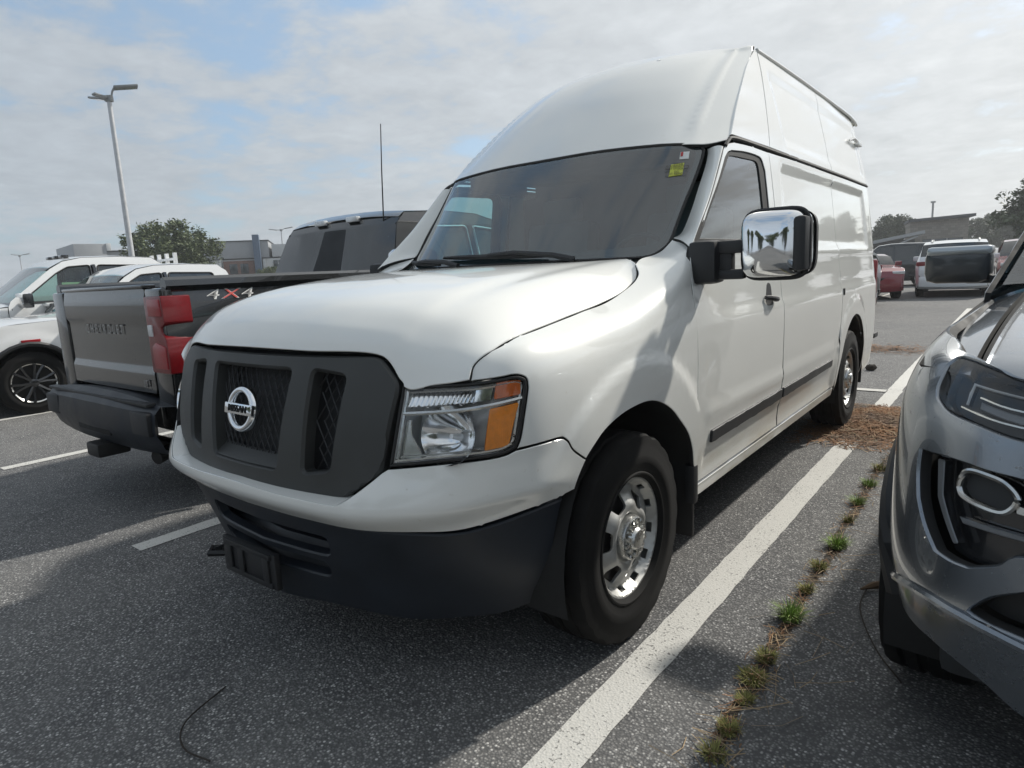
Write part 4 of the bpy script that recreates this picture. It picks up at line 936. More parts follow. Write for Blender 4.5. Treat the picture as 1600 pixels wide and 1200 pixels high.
# mirrors
for s in (1, -1):
    bm = bmesh.new(); add_box(bm, (s*1.015, .625, 1.362), (.12, .13, .175), bevel=.03); add_box(bm, (s*1.115, .62, 1.418), (.12, .05, .052), bevel=.014); add_box(bm, (s*1.115, .62, 1.310), (.12, .05, .040), bevel=.014); add_box(bm, (s*1.085, .63, 1.362), (.08, .05, .14), bevel=.014)
    mi = obj('mirror', bm, MAT['black_plastic'], van, sharp=50)
    def shell(sc, y0, y1, front):
        """rounded housing: superellipse outline, domed towards the front (-y)"""
        bm = bmesh.new(); cx, cz, a, b = 1.283, 1.418, .121*sc, .129*sc; rs = []
        prof = [(.0, 0), (.45, .004), (.75, .014), (.9, .030), (.97, .052), (1.0, .085), (1.0, .12)] if front else [(1.0, .121), (.985, .16), (.93, .19), (.88, .195)]
        for q, d in prof:
            ring = []
            for t in np.linspace(0, 2*math.pi, 48, endpoint=False):
                c_, s_ = math.cos(t), math.sin(t); ex = 2/5.0
                x = math.copysign(abs(c_)**ex, c_)*a*max(q, .001); z = math.copysign(abs(s_)**ex, s_)*b*max(q, .001)
                ring.append(bm.verts.new((s*(cx+x-.012*(z/b)*0), .548+d+.02*(x/a)+.10*max(0, x/a)**3*(.12 if front else .5), cz+z)))
            rs.append(ring)
        for r0, r1 in zip(rs, rs[1:]):
            for k in range(48): bm.faces.new((r0[k], r0[(k+1) % 48], r1[(k+1) % 48], r1[k]))
        if not front: bm.faces.new(rs[-1])
        bmesh.ops.remove_doubles(bm, verts=bm.verts, dist=.0004); bmesh.ops.recalc_face_normals(bm, faces=bm.faces); return bm
    obj('chrome_cap', shell(.985, 0, 0, True), MAT['chrome'], mi, sharp=60)
    obj('housing', shell(1.0, 0, 0, False), MAT['black_plastic'], mi, sharp=60)
    bm = bmesh.new(); add_box(bm, (s*1.385, .625, 1.415), (.045, .11, .20), bevel=.016); obj('side_guard', bm, MAT['black_plastic'], mi, sharp=50)
    add = bmesh.new(); pts = [(s*(1.283+math.copysign(abs(math.cos(t))**.4, math.cos(t))*.122), .632, 1.418+math.copysign(abs(math.sin(t))**.4, math.sin(t))*.130) for t in np.linspace(0, 2*math.pi, 41)]
    add_tube(add, pts, .008, 6, cap=False); obj('rim_trim', add, MAT['black_plastic'], mi)
    if s < 0:      # the far mirror is folded back against its door
        piv = Vector((-.99, .66, 0)); mi.matrix_world = Matrix.Translation(piv) @ Matrix.Rotation(math.radians(-75), 4, 'Z') @ Matrix.Translation(-piv)

# wheels
VT = tyre_mesh(.3875, .245, .225)
def steel_depth(r, th):
    x = .098-.014*sstep(.214, .206, r)-.020*sstep(.206, .190, r)+.030*sstep(.172, .112, r)-.012*sstep(.10, .085, r)
    x = x+.007*np.cos(6*th)*sstep(.095, .125, r)*sstep(.196, .172, r)
    return x
holes = [polar_hole(.118, .178, math.pi/6+k*math.pi/3, .23, .28, .02) for k in range(6)]+[polar_hole(.1925, .2035, k*math.pi/6, .095, .095, .004) for k in range(12)]
VR = rim_sheet(.226, steel_depth, holes, h=.009)
cap_bm = lathe_bm([(.084, .060), (.084, .100), (.080, .112), (.074, .116), (.070, .104), (.046, .108), (.040, .128), (.034, .133), (.0005, .135)], 40)
VC = bpy.data.meshes.new('hub_cap'); cap_bm.to_mesh(VC); cap_bm.free()
lug_bm = bmesh.new(); bmesh.ops.create_cone(lug_bm, cap_ends=True, segments=10, radius1=.0125, radius2=.009, depth=.03, matrix=Matrix.Rotation(math.pi/2, 4, 'Y'))
VL = bpy.data.meshes.new('lug_nut'); lug_bm.to_mesh(VL); lug_bm.free()
rib_bm = bmesh.new(); add_box(rib_bm, (0, 0, 0), (.020, .010, .036), bevel=.004); VB = bpy.data.meshes.new('hub_rib'); rib_bm.to_mesh(VB); rib_bm.free()
drum_bm = lathe_bm([(.20, -.06), (.20, .03), (.17, .05), (.0005, .05)], 32); VD = bpy.data.meshes.new('drum'); drum_bm.to_mesh(VD); drum_bm.free()
lip_bm = lathe_bm([(.215, .085), (.222, .097), (.229, .103), (.232, .099), (.232, .02)], 60); VLip = bpy.data.meshes.new('lip'); lip_bm.to_mesh(VLip); lip_bm.free()
MAT['hub'] = simple('hub_cap_chrome', (.60, .60, .58), .28, .95, var=.08, scale=40)
def van_wheel(x, y, s):
    w = bpy.data.objects.new('wheel', None); COL.objects.link(w); w.parent = van; w.location = (s*x, y, .3855); w.rotation_euler = (.35*s, 0, 0 if s > 0 else math.pi)
    for nm, me, mt in (('tyre', VT, MAT['tyre']), ('rim', VR, MAT['wheel_silver']), ('rim_lip', VLip, MAT['wheel_silver']), ('hub_cap', VC, MAT['hub']), ('brake_drum', VD, MAT['steel'])):
        if not me.materials: me.materials.append(mt)
        if not me.polygons[0].use_smooth:
            me.polygons.foreach_set('use_smooth', [True]*len(me.polygons)); me.set_sharp_from_angle(angle=math.radians(35))
        obj(nm, me, None, w, smooth=False)
    if not VL.materials: VL.materials.append(MAT['hub']); VB.materials.append(MAT['hub'])
    for k in range(8):
        a = 2*math.pi*k/8+.2; o = bpy.data.objects.new('lug_nut', VL); COL.objects.link(o); o.parent = w; o.location = (.112, .058*math.cos(a), .058*math.sin(a))
        a += math.pi/8; o = bpy.data.objects.new('hub_rib', VB); COL.objects.link(o); o.parent = w; o.location = (.112, .058*math.cos(a), .058*math.sin(a)); o.rotation_euler = (a-math.pi/2, 0, 0)
    return w
for y, x in ((.012, .876), (3.71, .872)):
    for s in (1, -1): van_wheel(x, y, s)
# wheel housings and flaps
for s in (1, -1):
    for yc in (.06, 3.71):
        bm = bmesh.new(); rs = []
        for a in np.linspace(-.25, math.pi+.25, 25): rs.append([bm.verts.new((s*x, yc+.505*math.cos(a), .395+.50*math.sin(a))) for x in (.985, .55)])
        for a, b in zip(rs, rs[1:]): bm.faces.new((a[0], a[1], b[1], b[0]))
        f = [r[1] for r in rs]; bm.faces.new(f); obj('wheel_liner', bm, MAT['gap'], van)
    box('mud_flap', (s*.90, .560, .36), (.17, .022, .34), MAT['rubber'], van, bevel=.008)
    bm = bmesh.new(); add_box(bm, (s*.982, .545, .435), (.045, .05, .17), bevel=.012); obj('flap_bracket', bm, MAT['black_plastic'], van)

# cab inside
bm = bmesh.new()
for x0, x1, yy, zz in ((-.80, .80, .80, 1.33),):
    add_box(bm, (0, .80, 1.26), (1.66, .50, .22), bevel=.05)
add_box(bm, (0, 1.0, 1.16), (.5, .3, .3), bevel=.04)
obj('dashboard', bm, MAT['dark_in'], van)
for s in (1, -1):
    bm = bmesh.new(); add_box(bm, (s*.45, 1.50, .95), (.52, .52, .20), bevel=.05); add_box(bm, (s*.45, 1.74, 1.32), (.50, .16, .70), Matrix.Rotation(-.18, 3, 'X'), bevel=.05); add_box(bm, (s*.45, 1.80, 1.74), (.28, .10, .18), bevel=.04)
    obj('seat', bm, MAT['seat'], van)
bm = bmesh.new(); add_box(bm, (0, 1.92, 1.12), (1.72, .03, 1.5)); add_box(bm, (0, 1.92, 2.0), (1.50, .03, .5)); obj('bulkhead', bm, MAT['dark_in'], van)
bm = bmesh.new(); add_box(bm, (0, 1.46, 1.935), (1.36, .74, .02)); obj('headliner', bm, MAT['dark_in'], van)
for s in (1, -1): box('roof_trim', (s*.845, 1.62, 1.925), (.05, .56, .08), MAT['dark_in'], van)
box('cab_floor', (0, 1.2, .66), (1.84, 1.3, .05), MAT['dark_in'], van)
tp = [(.45+.19*math.cos(t), 1.12+.09*math.sin(t)*.55, 1.33+.19*math.sin(t)) for t in np.linspace(0, 2*math.pi, 25)]
tube('steering_wheel', tp, .014, MAT['dark_in'], van, seg=6)
# ---------------------------------------------------------------- other vehicles
def alloy_wheel(par, at, R, w, s, style='silver', rz=0.0, spokes=6, rim=None):
    rim = rim or R*.62
    wl = bpy.data.objects.new('wheel', None); COL.objects.link(wl); wl.parent = par; wl.location = at; wl.rotation_euler = (.2, 0, (0 if s > 0 else math.pi)+rz)
    key = (round(R, 3), round(w, 3), style, spokes)
    if key not in WCACHE:
        t = tyre_mesh(R, w, rim, 60)
        m1, m2 = {'silver': (MAT['satin_chrome'], MAT['steel']), 'black': (MAT['gloss_black'], MAT['steel'])}[style]
        bm = bmesh.new()
        for k in range(spokes):
            a = 2*math.pi*k/spokes
            for d in (-.16, .16):
                p0 = Vector((w*.36, math.cos(a+d*.6)*rim*.2, math.sin(a+d*.6)*rim*.2)); p1 = Vector((w*.40, math.cos(a+d)*rim*.62, math.sin(a+d)*rim*.62)); p2 = Vector((w*.44, math.cos(a+d*1.3)*rim*.97, math.sin(a+d*1.3)*rim*.97))
                add_tube(bm, [p0, p1, p2], [rim*.10, rim*.075, rim*.085], 5)
        sp = bpy.data.meshes.new('spokes'); bm.to_mesh(sp); bm.free()
        b2 = lathe_bm([(rim*.22, w*.30), (rim*.22, w*.42), (rim*.12, w*.46), (.0005, w*.46)], 20); hb = bpy.data.meshes.new('hub'); b2.to_mesh(hb); b2.free()
        b3 = lathe_bm([(rim*.90, w*.1), (rim*.94, w*.42), (rim*1.0, w*.46), (rim*1.02, w*.43), (rim*1.02, 0)], 48); lp = bpy.data.meshes.new('lip'); b3.to_mesh(lp); b3.free()
        b4 = lathe_bm([(rim*.95, -w*.1), (rim*.95, w*.12), (.0005, w*.12)], 28); ds = bpy.data.meshes.new('disc'); b4.to_mesh(ds); b4.free()
        for me, mt in ((t, MAT['tyre']), (sp, m1), (hb, m1), (lp, m1 if style == 'silver' else MAT['satin_chrome']), (ds, m2)):
            me.materials.append(mt); me.polygons.foreach_set('use_smooth', [True]*len(me.polygons)); me.set_sharp_from_angle(angle=math.radians(40))
        WCACHE[key] = (t, sp, hb, lp, ds)
    for nm, me in zip(('tyre', 'spokes', 'hub', 'rim', 'brake_disc'), WCACHE[key]):
        o = bpy.data.objects.new(nm, me); COL.objects.link(o); o.parent = wl
    return wl
WCACHE = {}
MAT['gloss_black'] = simple('gloss_black', (.015, .016, .018), .15, coat=1)
MAT['car_black'] = paint('black_truck_paint', (.009, .010, .011), .25, dirt=.25, dirtcol=(.05, .047, .042))
MAT['car_grey'] = paint('metallic_grey_paint', (.20, .225, .255), .27, .80, dirt=.08, flake=.25)
MAT['car_red'] = paint('red_car_paint', (.22, .02, .03), .25); MAT['car_silver'] = paint('silver_car_paint', (.42, .46, .49), .28, .5); MAT['car_cream'] = paint('pale_car_paint', (.68, .70, .62), .3)
MAT['car_dark'] = paint('dark_car_paint', (.025, .03, .034), .25); MAT['car_white'] = paint('white_car_paint', (.72, .74, .75), .3)
def body_x(w, belt, tumble):
    def f(y, z):
        y = np.asarray(y, float); z = np.asarray(z, float)
        x = w-.035*sstep(.45, .2, z)-.02*sstep(.85, .55, z)*sstep(.3, .5, z)-tumble*np.maximum(0, z-belt)-.012*sstep(belt-.12, belt, z)
        return np.stack([x, y, z], -1)
    return f
def taper(f, y0, y1, r=.45, amt=.16):
    """pull the side in at the ends of the car so nose and tail are rounded in plan"""
    def g(y, z):
        p = f(y, z); p[..., 0] -= amt*(np.clip((y0+r-p[..., 1])/r, 0, 1)**2+np.clip((p[..., 1]-y1+r)/r, 0, 1)**2*.7); return p
    return g
def strip(name, sx, prof, mat, par, crown=.03, n=11, pw=2.6, inset=.0):
    """skin across the car following a (y, z) profile line"""
    prof = np.array(prof, float); vs, fs = [], []; d = np.gradient(prof, axis=0); d /= np.linalg.norm(d, axis=1, keepdims=True); nr = np.stack([-d[:, 1], d[:, 0]], 1)
    ts = np.sin(np.linspace(-1, 1, n)*math.pi/2)
    for (y, z), (ny, nz) in zip(prof, nr):
        w = float(sx(np.array(y), np.array(z))[0])-inset
        for t in ts:
            c = crown*(1-abs(t)**pw); vs.append((w*t, y+ny*c, z+nz*c))
    for i in range(len(prof)-1):
        for j in range(n-1): a = i*n+j; fs.append((a, a+1, a+n+1, a+n))
    o = obj(name, pyd(vs, fs), mat, par, sharp=40); return o
def arch_pts(yc, zc, r, zb):
    a0 = math.asin(max(-1, min(1, (zb-zc)/r))); return [(yc-r*math.cos(a), zc+r*math.sin(a)) for a in np.linspace(a0, math.pi-a0, 15)]
def side_outline(bot, front, top, rear, arches, y0, y1):
    pts = list(front)+list(top)+list(rear)
    low = [(y1, bot)]
    for (yc, zc, r) in arches[::-1]: low += arch_pts(yc, zc, r, bot)[::-1]
    low.append((y0, bot)); return np.array(pts+low)
def suv(name, label, cat, at, rz, paintm, group=None, sc=1.0, L=4.7, w=.93, H=1.70, tail='red', rack=False):
    r = thing(name, label, cat, (at[0], at[1], gz(at[0])), rz, group); r.scale = (sc, sc, sc)
    y0, y1 = -.88, L-.88; wb = L-1.85; belt = .98; rw = .355
    sx = taper(body_x(w, belt, .30), y0, y1)
    top = [(y0+.02, .72), (y0+.07, .88), (y0+.35, .98), (.55, 1.06), (.62, 1.08), (1.30, H-.06), (1.75, H-.005), (2.3, H), (y1-.85, H-.03), (y1-.38, H-.10), (y1-.04, 1.06), (y1, .98), (y1+.01, .72)]
    out = side_outline(.30, [(y0, .32), (y0-.01, .55)], top, [(y1, .55), (y1-.02, .36)], [(0, .36, .41), (wb, .36, .41)], y0+.1, y1-.1)
    wl = [rounded([(.92, 1.07), (1.36, H-.12), (1.83, H-.085), (1.83, 1.05)], .04, 4), rounded([(1.90, 1.05), (1.90, H-.085), (2.62, H-.09), (2.74, 1.06)], .04, 4), rounded([(2.82, 1.06), (2.72, H-.10), (y1-.62, H-.13), (y1-.30, 1.08)], .05, 4)]
    for mm in (False, True):
        bs = panel('body_side', sx, [out]+wl, paintm, r, mirror=mm, h=.10, gap=.001, thick=.02)
        for q in wl: panel('side_window', sx, [q], MAT['privacy'], r, mirror=mm, h=.12, off=-.012, gap=0, thick=0)
        panel('cladding', sx, [side_outline(.27, [(y0+.2, .28)], [(y0+.2, .40), (wb/2, .42), (y1-.2, .42)], [], [(0, .36, .40), (wb, .36, .40)], y0+.2, y1-.2)], MAT['black_plastic'], r, edge=MAT['black_plastic'], mirror=mm, h=.12, off=.008, gap=0, thick=.01)
        s = -1 if mm else 1
        mz = bmesh.new(); add_box(mz, (s*(w+.10), .86, 1.13), (.20, .11, .15), bevel=.03); obj('mirror', mz, paintm, r)
        box('handle', (s*(w-.005), 1.72, .93), (.03, .17, .03), paintm, r, bevel=.008)
        tl = bmesh.new(); add_box(tl, (s*(w-.19), y1-.03, 1.0), (.30, .10, .13), bevel=.03); obj('tail_lamp', tl, MAT['red'], r)
        hl = bmesh.new(); add_box(hl, (s*(w-.25), y0+.09, .86), (.36, .12, .10), bevel=.025); obj('headlight', hl, MAT['lens_solid'], r)
        for yy in (0, wb): alloy_wheel(r, (s*(w-.13), yy, rw), rw, .235, s, 'silver', spokes=5)
    strip('front_bumper', sx, [(y0+.06, .28), (y0, .40), (y0-.01, .55), (y0+.02, .72)], paintm, r, .05)
    strip('grille', sx, [(y0-.004, .48), (y0+.012, .70)], MAT['gloss_black'], r, .058, inset=.30)
    strip('nose', sx, [(y0+.02, .72), (y0+.07, .88), (y0+.35, .98)], paintm, r, .045); strip('hood', sx, [(y0+.35, .98), (0, 1.03), (.55, 1.06), (.62, 1.08)], paintm, r, .035)
    strip('windshield', sx, [(.62, 1.08), (.95, 1.37), (1.30, H-.06)], MAT['privacy'], r, .035); strip('roof', sx, [(1.30, H-.06), (1.75, H-.005), (2.3, H), (y1-.85, H-.03), (y1-.38, H-.10)], paintm, r, .03)
    strip('rear_window', sx, [(y1-.38, H-.10), (y1-.12, 1.20)], MAT['privacy'], r, .03); strip('tailgate', sx, [(y1-.12, 1.20), (y1-.04, 1.06), (y1, .98), (y1+.01, .72), (y1, .62)], paintm, r, .035)
    strip('rear_bumper', sx, [(y1, .62), (y1+.03, .52), (y1, .34), (y1-.1, .28)], paintm, r, .05)
    box('number_plate', (0, y1+.055, .80), (.30, .012, .15), MAT['paper'], r, bevel=.003)
    bm = bmesh.new(); add_box(bm, (0, L/2-.88, .30), (w*1.7, L-.5, .14)); add_box(bm, (0, L/2-.4, .62), (w*1.6, L*.55, .5)); obj('underbody', bm, MAT['dark_in'], r)
    if rack:
        for s in (-1, 1): tube('roof_rail', [(s*.58, 1.6, H+.01), (s*.58, 1.7, H+.05), (s*.58, y1-.8, H+.03), (s*.58, y1-.7, H-.02)], .02, MAT['satin_chrome'], r)
    return r
MAT['lens_solid'] = simple('headlamp_glass', (.55, .57, .58), .08, .3, coat=1)
def pickup(name, label, at, rz, paintm, group=None, sc=1.0, tail=False, wheel='black', z0=None, front='chrome'):
    """full-size crew-cab pickup; origin under the rear edge of the tailgate on the centre line, nose along +y when rz = 0"""
    r = thing(name, label, 'pickup truck', (at[0], at[1], gz(at[0]) if z0 is None else z0), rz, group); r.scale = (sc, sc, sc)
    w, belt = 1.0, 1.22; y0, y1 = 0.0, 5.75; ra, fa = 1.18, 4.92; rail = 1.37; H = 1.90
    base = body_x(w, belt, .27)
    def sx(y, z):
        p = base(y, z); y_, z_ = p[..., 1], p[..., 2]
        p[..., 0] -= .20*np.clip((y_-5.25)/.5, 0, 1)**2+.02*np.clip((.12-y_)/.12, 0, 1)**2
        for c in (ra, fa):
            q = np.hypot(y_-c, z_-.42); p[..., 0] += .018*sstep(.66, .58, q)
        return p
    cabr = 1.92
    top = [(.02, 1.34), (.05, rail), (cabr-.03, rail), (cabr, rail), (cabr+.06, 1.40), (cabr+.22, H-.10), (cabr+.32, H-.03)]
    bed = side_outline(.50, [(0, .58)], [(0, 1.0), (0, 1.34), (.03, rail), (cabr-.015, rail)], [(cabr-.015, .60)], [(ra, .42, .49)], .30, cabr-.015)
    dk = np.array([(cabr, .50), (cabr, rail), (cabr+.05, 1.42), (cabr+.20, H-.12), (cabr+.32, H-.035), (2.7, H-.01), (3.2, H-.02), (3.45, H-.07), (3.62, H-.17), (4.16, 1.30), (4.20, 1.22), (4.24, .50)])
    cab = dk
    fen = side_outline(.50, [(4.245, .60)], [(4.205, 1.22), (4.5, 1.20), (5.3, 1.16), (5.62, 1.10), (5.72, .98)], [(5.74, .62)], [(fa, .42, .49)], 4.24, 5.70)
    wnd = [rounded([(2.32, 1.27), (2.34, H-.15), (3.02, H-.13), (3.02, 1.26)], .05, 4), rounded([(3.12, 1.26), (3.12, H-.13), (3.40, H-.15), (3.56, H-.24), (4.02, 1.30), (4.0, 1.26)], .03, 4)]
    for mm in (False, True):
        s = -1 if mm else 1
        panel('bed_side', sx, [bed], paintm, r, mirror=mm, h=.07, gap=.002)
        panel('cab_side', sx, [cab]+wnd, paintm, r, mirror=mm, h=.07, gap=.002)
        panel('fender', sx, [fen], paintm, r, mirror=mm, h=.07, gap=.002)
        for k, q in enumerate(wnd):
            panel('side_window', sx, [q], MAT['privacy' if (k == 0 or tail) else 'side_glass'], r, mirror=mm, h=.12, off=-.012, gap=0, thick=0)
            qq = np.vstack([q, q[:1]]); tube('window_trim', [tuple(sx(np.array(a), np.array(b))*np.array([s, 1, 1])+np.array([s*.002, 0, 0])) for a, b in qq], .010, MAT['chrome'] if tail else MAT['rubber'], r, seg=5)
        bp_ = [tuple(sx(np.array(3.07), np.array(z))*np.array([s, 1, 1])) for z in (1.26, 1.5, H-.13)]
        tube('door_pillar', bp_, .035, MAT['gloss_black'], r, seg=6)
        for yd in (2.28, 3.07, 4.16): tube('door_seam', [tuple(sx(np.array(yd), np.array(z))*np.array([s, 1, 1])+np.array([-s*.002, 0, 0])) for z in (.55, .8, 1.0, 1.2)], .005, MAT['gap'], r, seg=5)
        for yd in (2.40, 3.20): box('door_handle', (s*(w+.012), yd, 1.08), (.03, .19, .035), MAT['chrome'] if not tail else paintm, r, bevel=.008)
        for yc in (ra, fa):
            ap = [tuple(sx(np.array(yy), np.array(zz))*np.array([s, 1, 1])+np.array([s*.008, 0, 0])) for yy, zz in arch_pts(yc, .42, .50, .50)]
            tube('wheel_arch', ap, .032, MAT['black_plastic'], r, seg=6)
            bm = bmesh.new(); rs = []
            for a in np.linspace(-.2, math.pi+.2, 15): rs.append([bm.verts.new((s*x, yc+.50*math.cos(a), .42+.49*math.sin(a))) for x in (.96, .55)])
            for a, b in zip(rs, rs[1:]): bm.faces.new((a[0], a[1], b[1], b[0]))
            bm.faces.new([q[1] for q in rs]); obj('wheel_liner', bm, MAT['gap'], r)
            alloy_wheel(r, (s*.865, yc, .41), .41, .27, s, wheel, spokes=6, rim=.255)
        bm = bmesh.new(); add_box(bm, (s*(w+.17), 4.02, 1.30), (.23, .13, .20), bevel=.035); add_box(bm, (s*(w+.02), 4.05, 1.24), (.2, .07, .06), bevel=.015); mo = obj('mirror', bm, MAT['gloss_black'], r)
        if not tail: box('mirror_cap', (s*(w+.17), 4.06, 1.375), (.21, .12, .06), paintm, mo, bevel=.025)
        hb = bmesh.new(); add_box(hb, (s*.78, 5.70, .98), (.34, .16, .16), bevel=.03); obj('headlight', hb, MAT['lens_solid'], r)
        box('side_marker', (s*(w+.012), fa-.03, .955), (.03, .21, .035), MAT['red_bright'] if not tail else MAT['amber_red'], r, bevel=.006)
        box('running_board', (s*.98, 3.0, .45), (.14, 2.2, .06), MAT['black_plastic'], r, bevel=.02)
        tube('bed_rail_cap', [(s*(w-.06), .03, rail+.004), (s*(w-.06), 1.0, rail+.006), (s*(w-.06), cabr-.02, rail+.004)], .045, paintm, r, seg=8)
    inner = lambda y, z: np.stack([np.asarray(y)*0+w-.13, np.asarray(y)*1.0, np.asarray(z)*1.0], -1)
    strip('hood', sx, [(5.72, .98), (5.66, 1.08), (5.5, 1.13), (5.0, 1.18), (4.5, 1.20), (4.18, 1.235)][::-1][::-1], paintm, r, -.05)
    strip('windshield', sx, [(4.18, 1.24), (3.95, 1.46), (3.62, H-.15)], MAT['wind'], r, -.04, inset=.02)
    strip('roof', sx, [(3.64, H-.165), (3.45, H-.06), (3.2, H-.015), (2.7, H-.005), (cabr+.32, H-.03), (cabr+.24, H-.075)], paintm, r, -.035, inset=.004)
    strip('cab_back', sx, [(cabr+.25, H-.07), (cabr+.18, H-.16), (cabr+.03, 1.40), (cabr, 1.3), (cabr, .6)], paintm, r, -.02)
    strip('rear_window', sx, [(cabr+.195, H-.13), (cabr+.035, 1.40)], MAT['privacy'], r, -.03, inset=.10)
    strip('sliding_pane', sx, [(cabr+.19, H-.145), (cabr+.04, 1.41)], MAT['dark_in'], r, -.034, inset=.42)
    strip('front_face', sx, [(5.70, .45), (5.77, .60), (5.74, .80), (5.72, .98)], MAT['gloss_black'] if front == 'dark' else MAT['chrome'], r, -.06)
    strip('bumper', sx, [(5.74, .42), (5.84, .48), (5.84, .66), (5.78, .70)], MAT['chrome'], r, -.07)
    # bed
    bm = bmesh.new(); add_box(bm, (0, .98, .82), (1.72, 1.86, .05)); add_box(bm, (.86, .98, 1.08), (.05, 1.86, .5)); add_box(bm, (-.86, .98, 1.08), (.05, 1.86, .5)); add_box(bm, (0, 1.88, 1.06), (1.7, .04, .5)); obj('bed_liner', bm, MAT['black_plastic'], r)
    def tg(x, z):
        x = np.asarray(x, float); z = np.asarray(z, float)
        y = .012*sstep(1.28, 1.36, z)-.010+.016*sstep(1.19, 1.15, z)*1.0-.014*sstep(.90, .86, z)-.010*(1-(x/.8)**2)
        return np.stack([x, y, z], -1)
    panel('tailgate', tg, [rounded([(-.735, .74), (.735, .74), (.735, 1.365), (-.735, 1.365)], .03)], paintm, r, h=.03, gap=.004, thick=.07)
    box('tailgate_cap', (0, .03, 1.372), (1.46, .09, .022), paintm, r, bevel=.008)
    for s in (1, -1):
        box('rear_post', (s*.86, .03, .95), (.23, .08, .82), paintm, r, bevel=.02)
    strip('rear_bumper', sx, [(.04, .68), (-.10, .70), (-.14, .66), (-.15, .56), (-.10, .45), (-.0, .40)], MAT['bumper_plastic'] if tail else MAT['chrome'], r, -.05)
    bm = bmesh.new(); add_box(bm, (0, 2.9, .50), (1.5, 5.2, .20)); add_box(bm, (0, 3.1, .80), (1.8, 2.1, .5)); obj('underbody', bm, MAT['dark_in'], r)
    bm = bmesh.new(); add_box(bm, (0, 3.9, 1.18), (1.7, .35, .14), bevel=.04); obj('dashboard', bm, MAT['dark_in'], r)
    for s in (1, -1): bm = bmesh.new(); add_box(bm, (s*.42, 3.0, 1.28), (.5, .16, .62), bevel=.05); add_box(bm, (s*.42, 2.98, 1.66), (.28, .10, .16), bevel=.04); obj('seat', bm, MAT['seat'], r)
    if not tail:
        for s in (1, -1): box('tail_lamp', (s*.90, -.005, 1.08), (.17, .05, .42), MAT['red'], r, bevel=.02)
    return r, sx

# the black pickup whose tail faces us
bt, bsx = pickup('pickup_truck', 'black pickup truck with its tailgate towards us, left of the white van', (-2.67, -.30), 0.0, MAT['car_black'], tail=True, sc=1.0, z0=-.02); bt.scale = (.89, .91, 1.02)
def lamp_poly(poly, y0, y1, name, mat, par, s, bev=.012):
    """lamp block: outline in (x, z), from y0 back to y1"""
    bm = bmesh.new(); f = [bm.verts.new((s*x, y0, z)) for x, z in poly]; b = [bm.verts.new((s*(x+.0), y1, z)) for x, z in poly]
    bm.faces.new(f); bm.faces.new(b[::-1])
    for i in range(len(f)): bm.faces.new((f[i], b[i], b[(i+1) % len(f)], f[(i+1) % len(f)]))
    bmesh.ops.recalc_face_normals(bm, faces=bm.faces)
    bmesh.ops.bevel(bm, geom=list(bm.edges), offset=bev, segments=2, affect='EDGES', profile=.6); return obj(name, bm, mat, par, sharp=50)
for s in (1,):
    tl = lamp_poly([(.745,.875),(1.008,.875),(1.012,.99),(1.0,1.080),(.955,1.105),(.952,1.140),(1.004,1.160),(.998,1.315),(.745,1.315)], -.022, .165, 'tail_lamp', MAT['red'], bt, s)
    lamp_poly([(.80,1.20),(.985,1.20),(.98,1.30),(.80,1.30)], -.030, .06, 'brake_light', MAT['red_bright'], tl, s)
    lamp_poly([(.80,.90),(.99,.90),(.99,1.03),(.86,1.055),(.80,1.03)], -.030, .06, 'turn_light', MAT['red_bright'], tl, s)
    lamp_poly([(.765,1.085),(.835,1.085),(.835,1.155),(.765,1.155)], -.030, .03, 'reversing_light', MAT['clear_plastic'], tl, s)
for s in (1, -1):
    box('bumper_step', (s*.80, -.145, .60), (.26, .07, .14), MAT['black_plastic'], bt, bevel=.02)
box('plate_recess', (0, -.155, .56), (.60, .05, .17), MAT['gap'], bt, bevel=.02)
box('bumper_trim', (0, -.125, .708), (1.80, .06, .02), MAT['black_plastic'], bt, bevel=.006)
bm = bmesh.new(); add_box(bm, (0, -.10, .36), (.22, .22, .09), bevel=.02); add_box(bm, (0, .15, .36), (1.1, .08, .08), bevel=.01); obj('tow_hitch', bm, MAT['steel'], bt)
tube('exhaust_pipe', [(.55, .5, .38), (.55, .1, .36), (.60, -.02, .34)], .045, MAT['steel'], bt, seg=12)
MAT['badge'] = simple('dull_badge', (.36, .365, .365), .3, .7); MAT['decal_white'] = simple('white_decal', (.75, .75, .73), .5); MAT['decal_red'] = simple('red_decal', (.55, .06, .05), .5); MAT['decal_grey'] = simple('grey_decal', (.22, .22, .22), .5)
FT = lambda o, a, b: frame(Vector(o), Vector(a), Vector(b), Vector(a).cross(Vector(b)))
tm = text_mesh('CHEVROLET', .085, .001, spacing=1.6); tm.transform(FT((0, -.012, 1.115), (1, 0, 0), (0, 0, 1))); obj('lettering', tm, MAT['badge'], bt, smooth=False)
tm = text_mesh('LT', .06, .003); tm.transform(FT((.62, -.022, .80), (1, 0, 0), (0, 0, 1))); obj('badge', tm, MAT['badge'], bt, smooth=False)
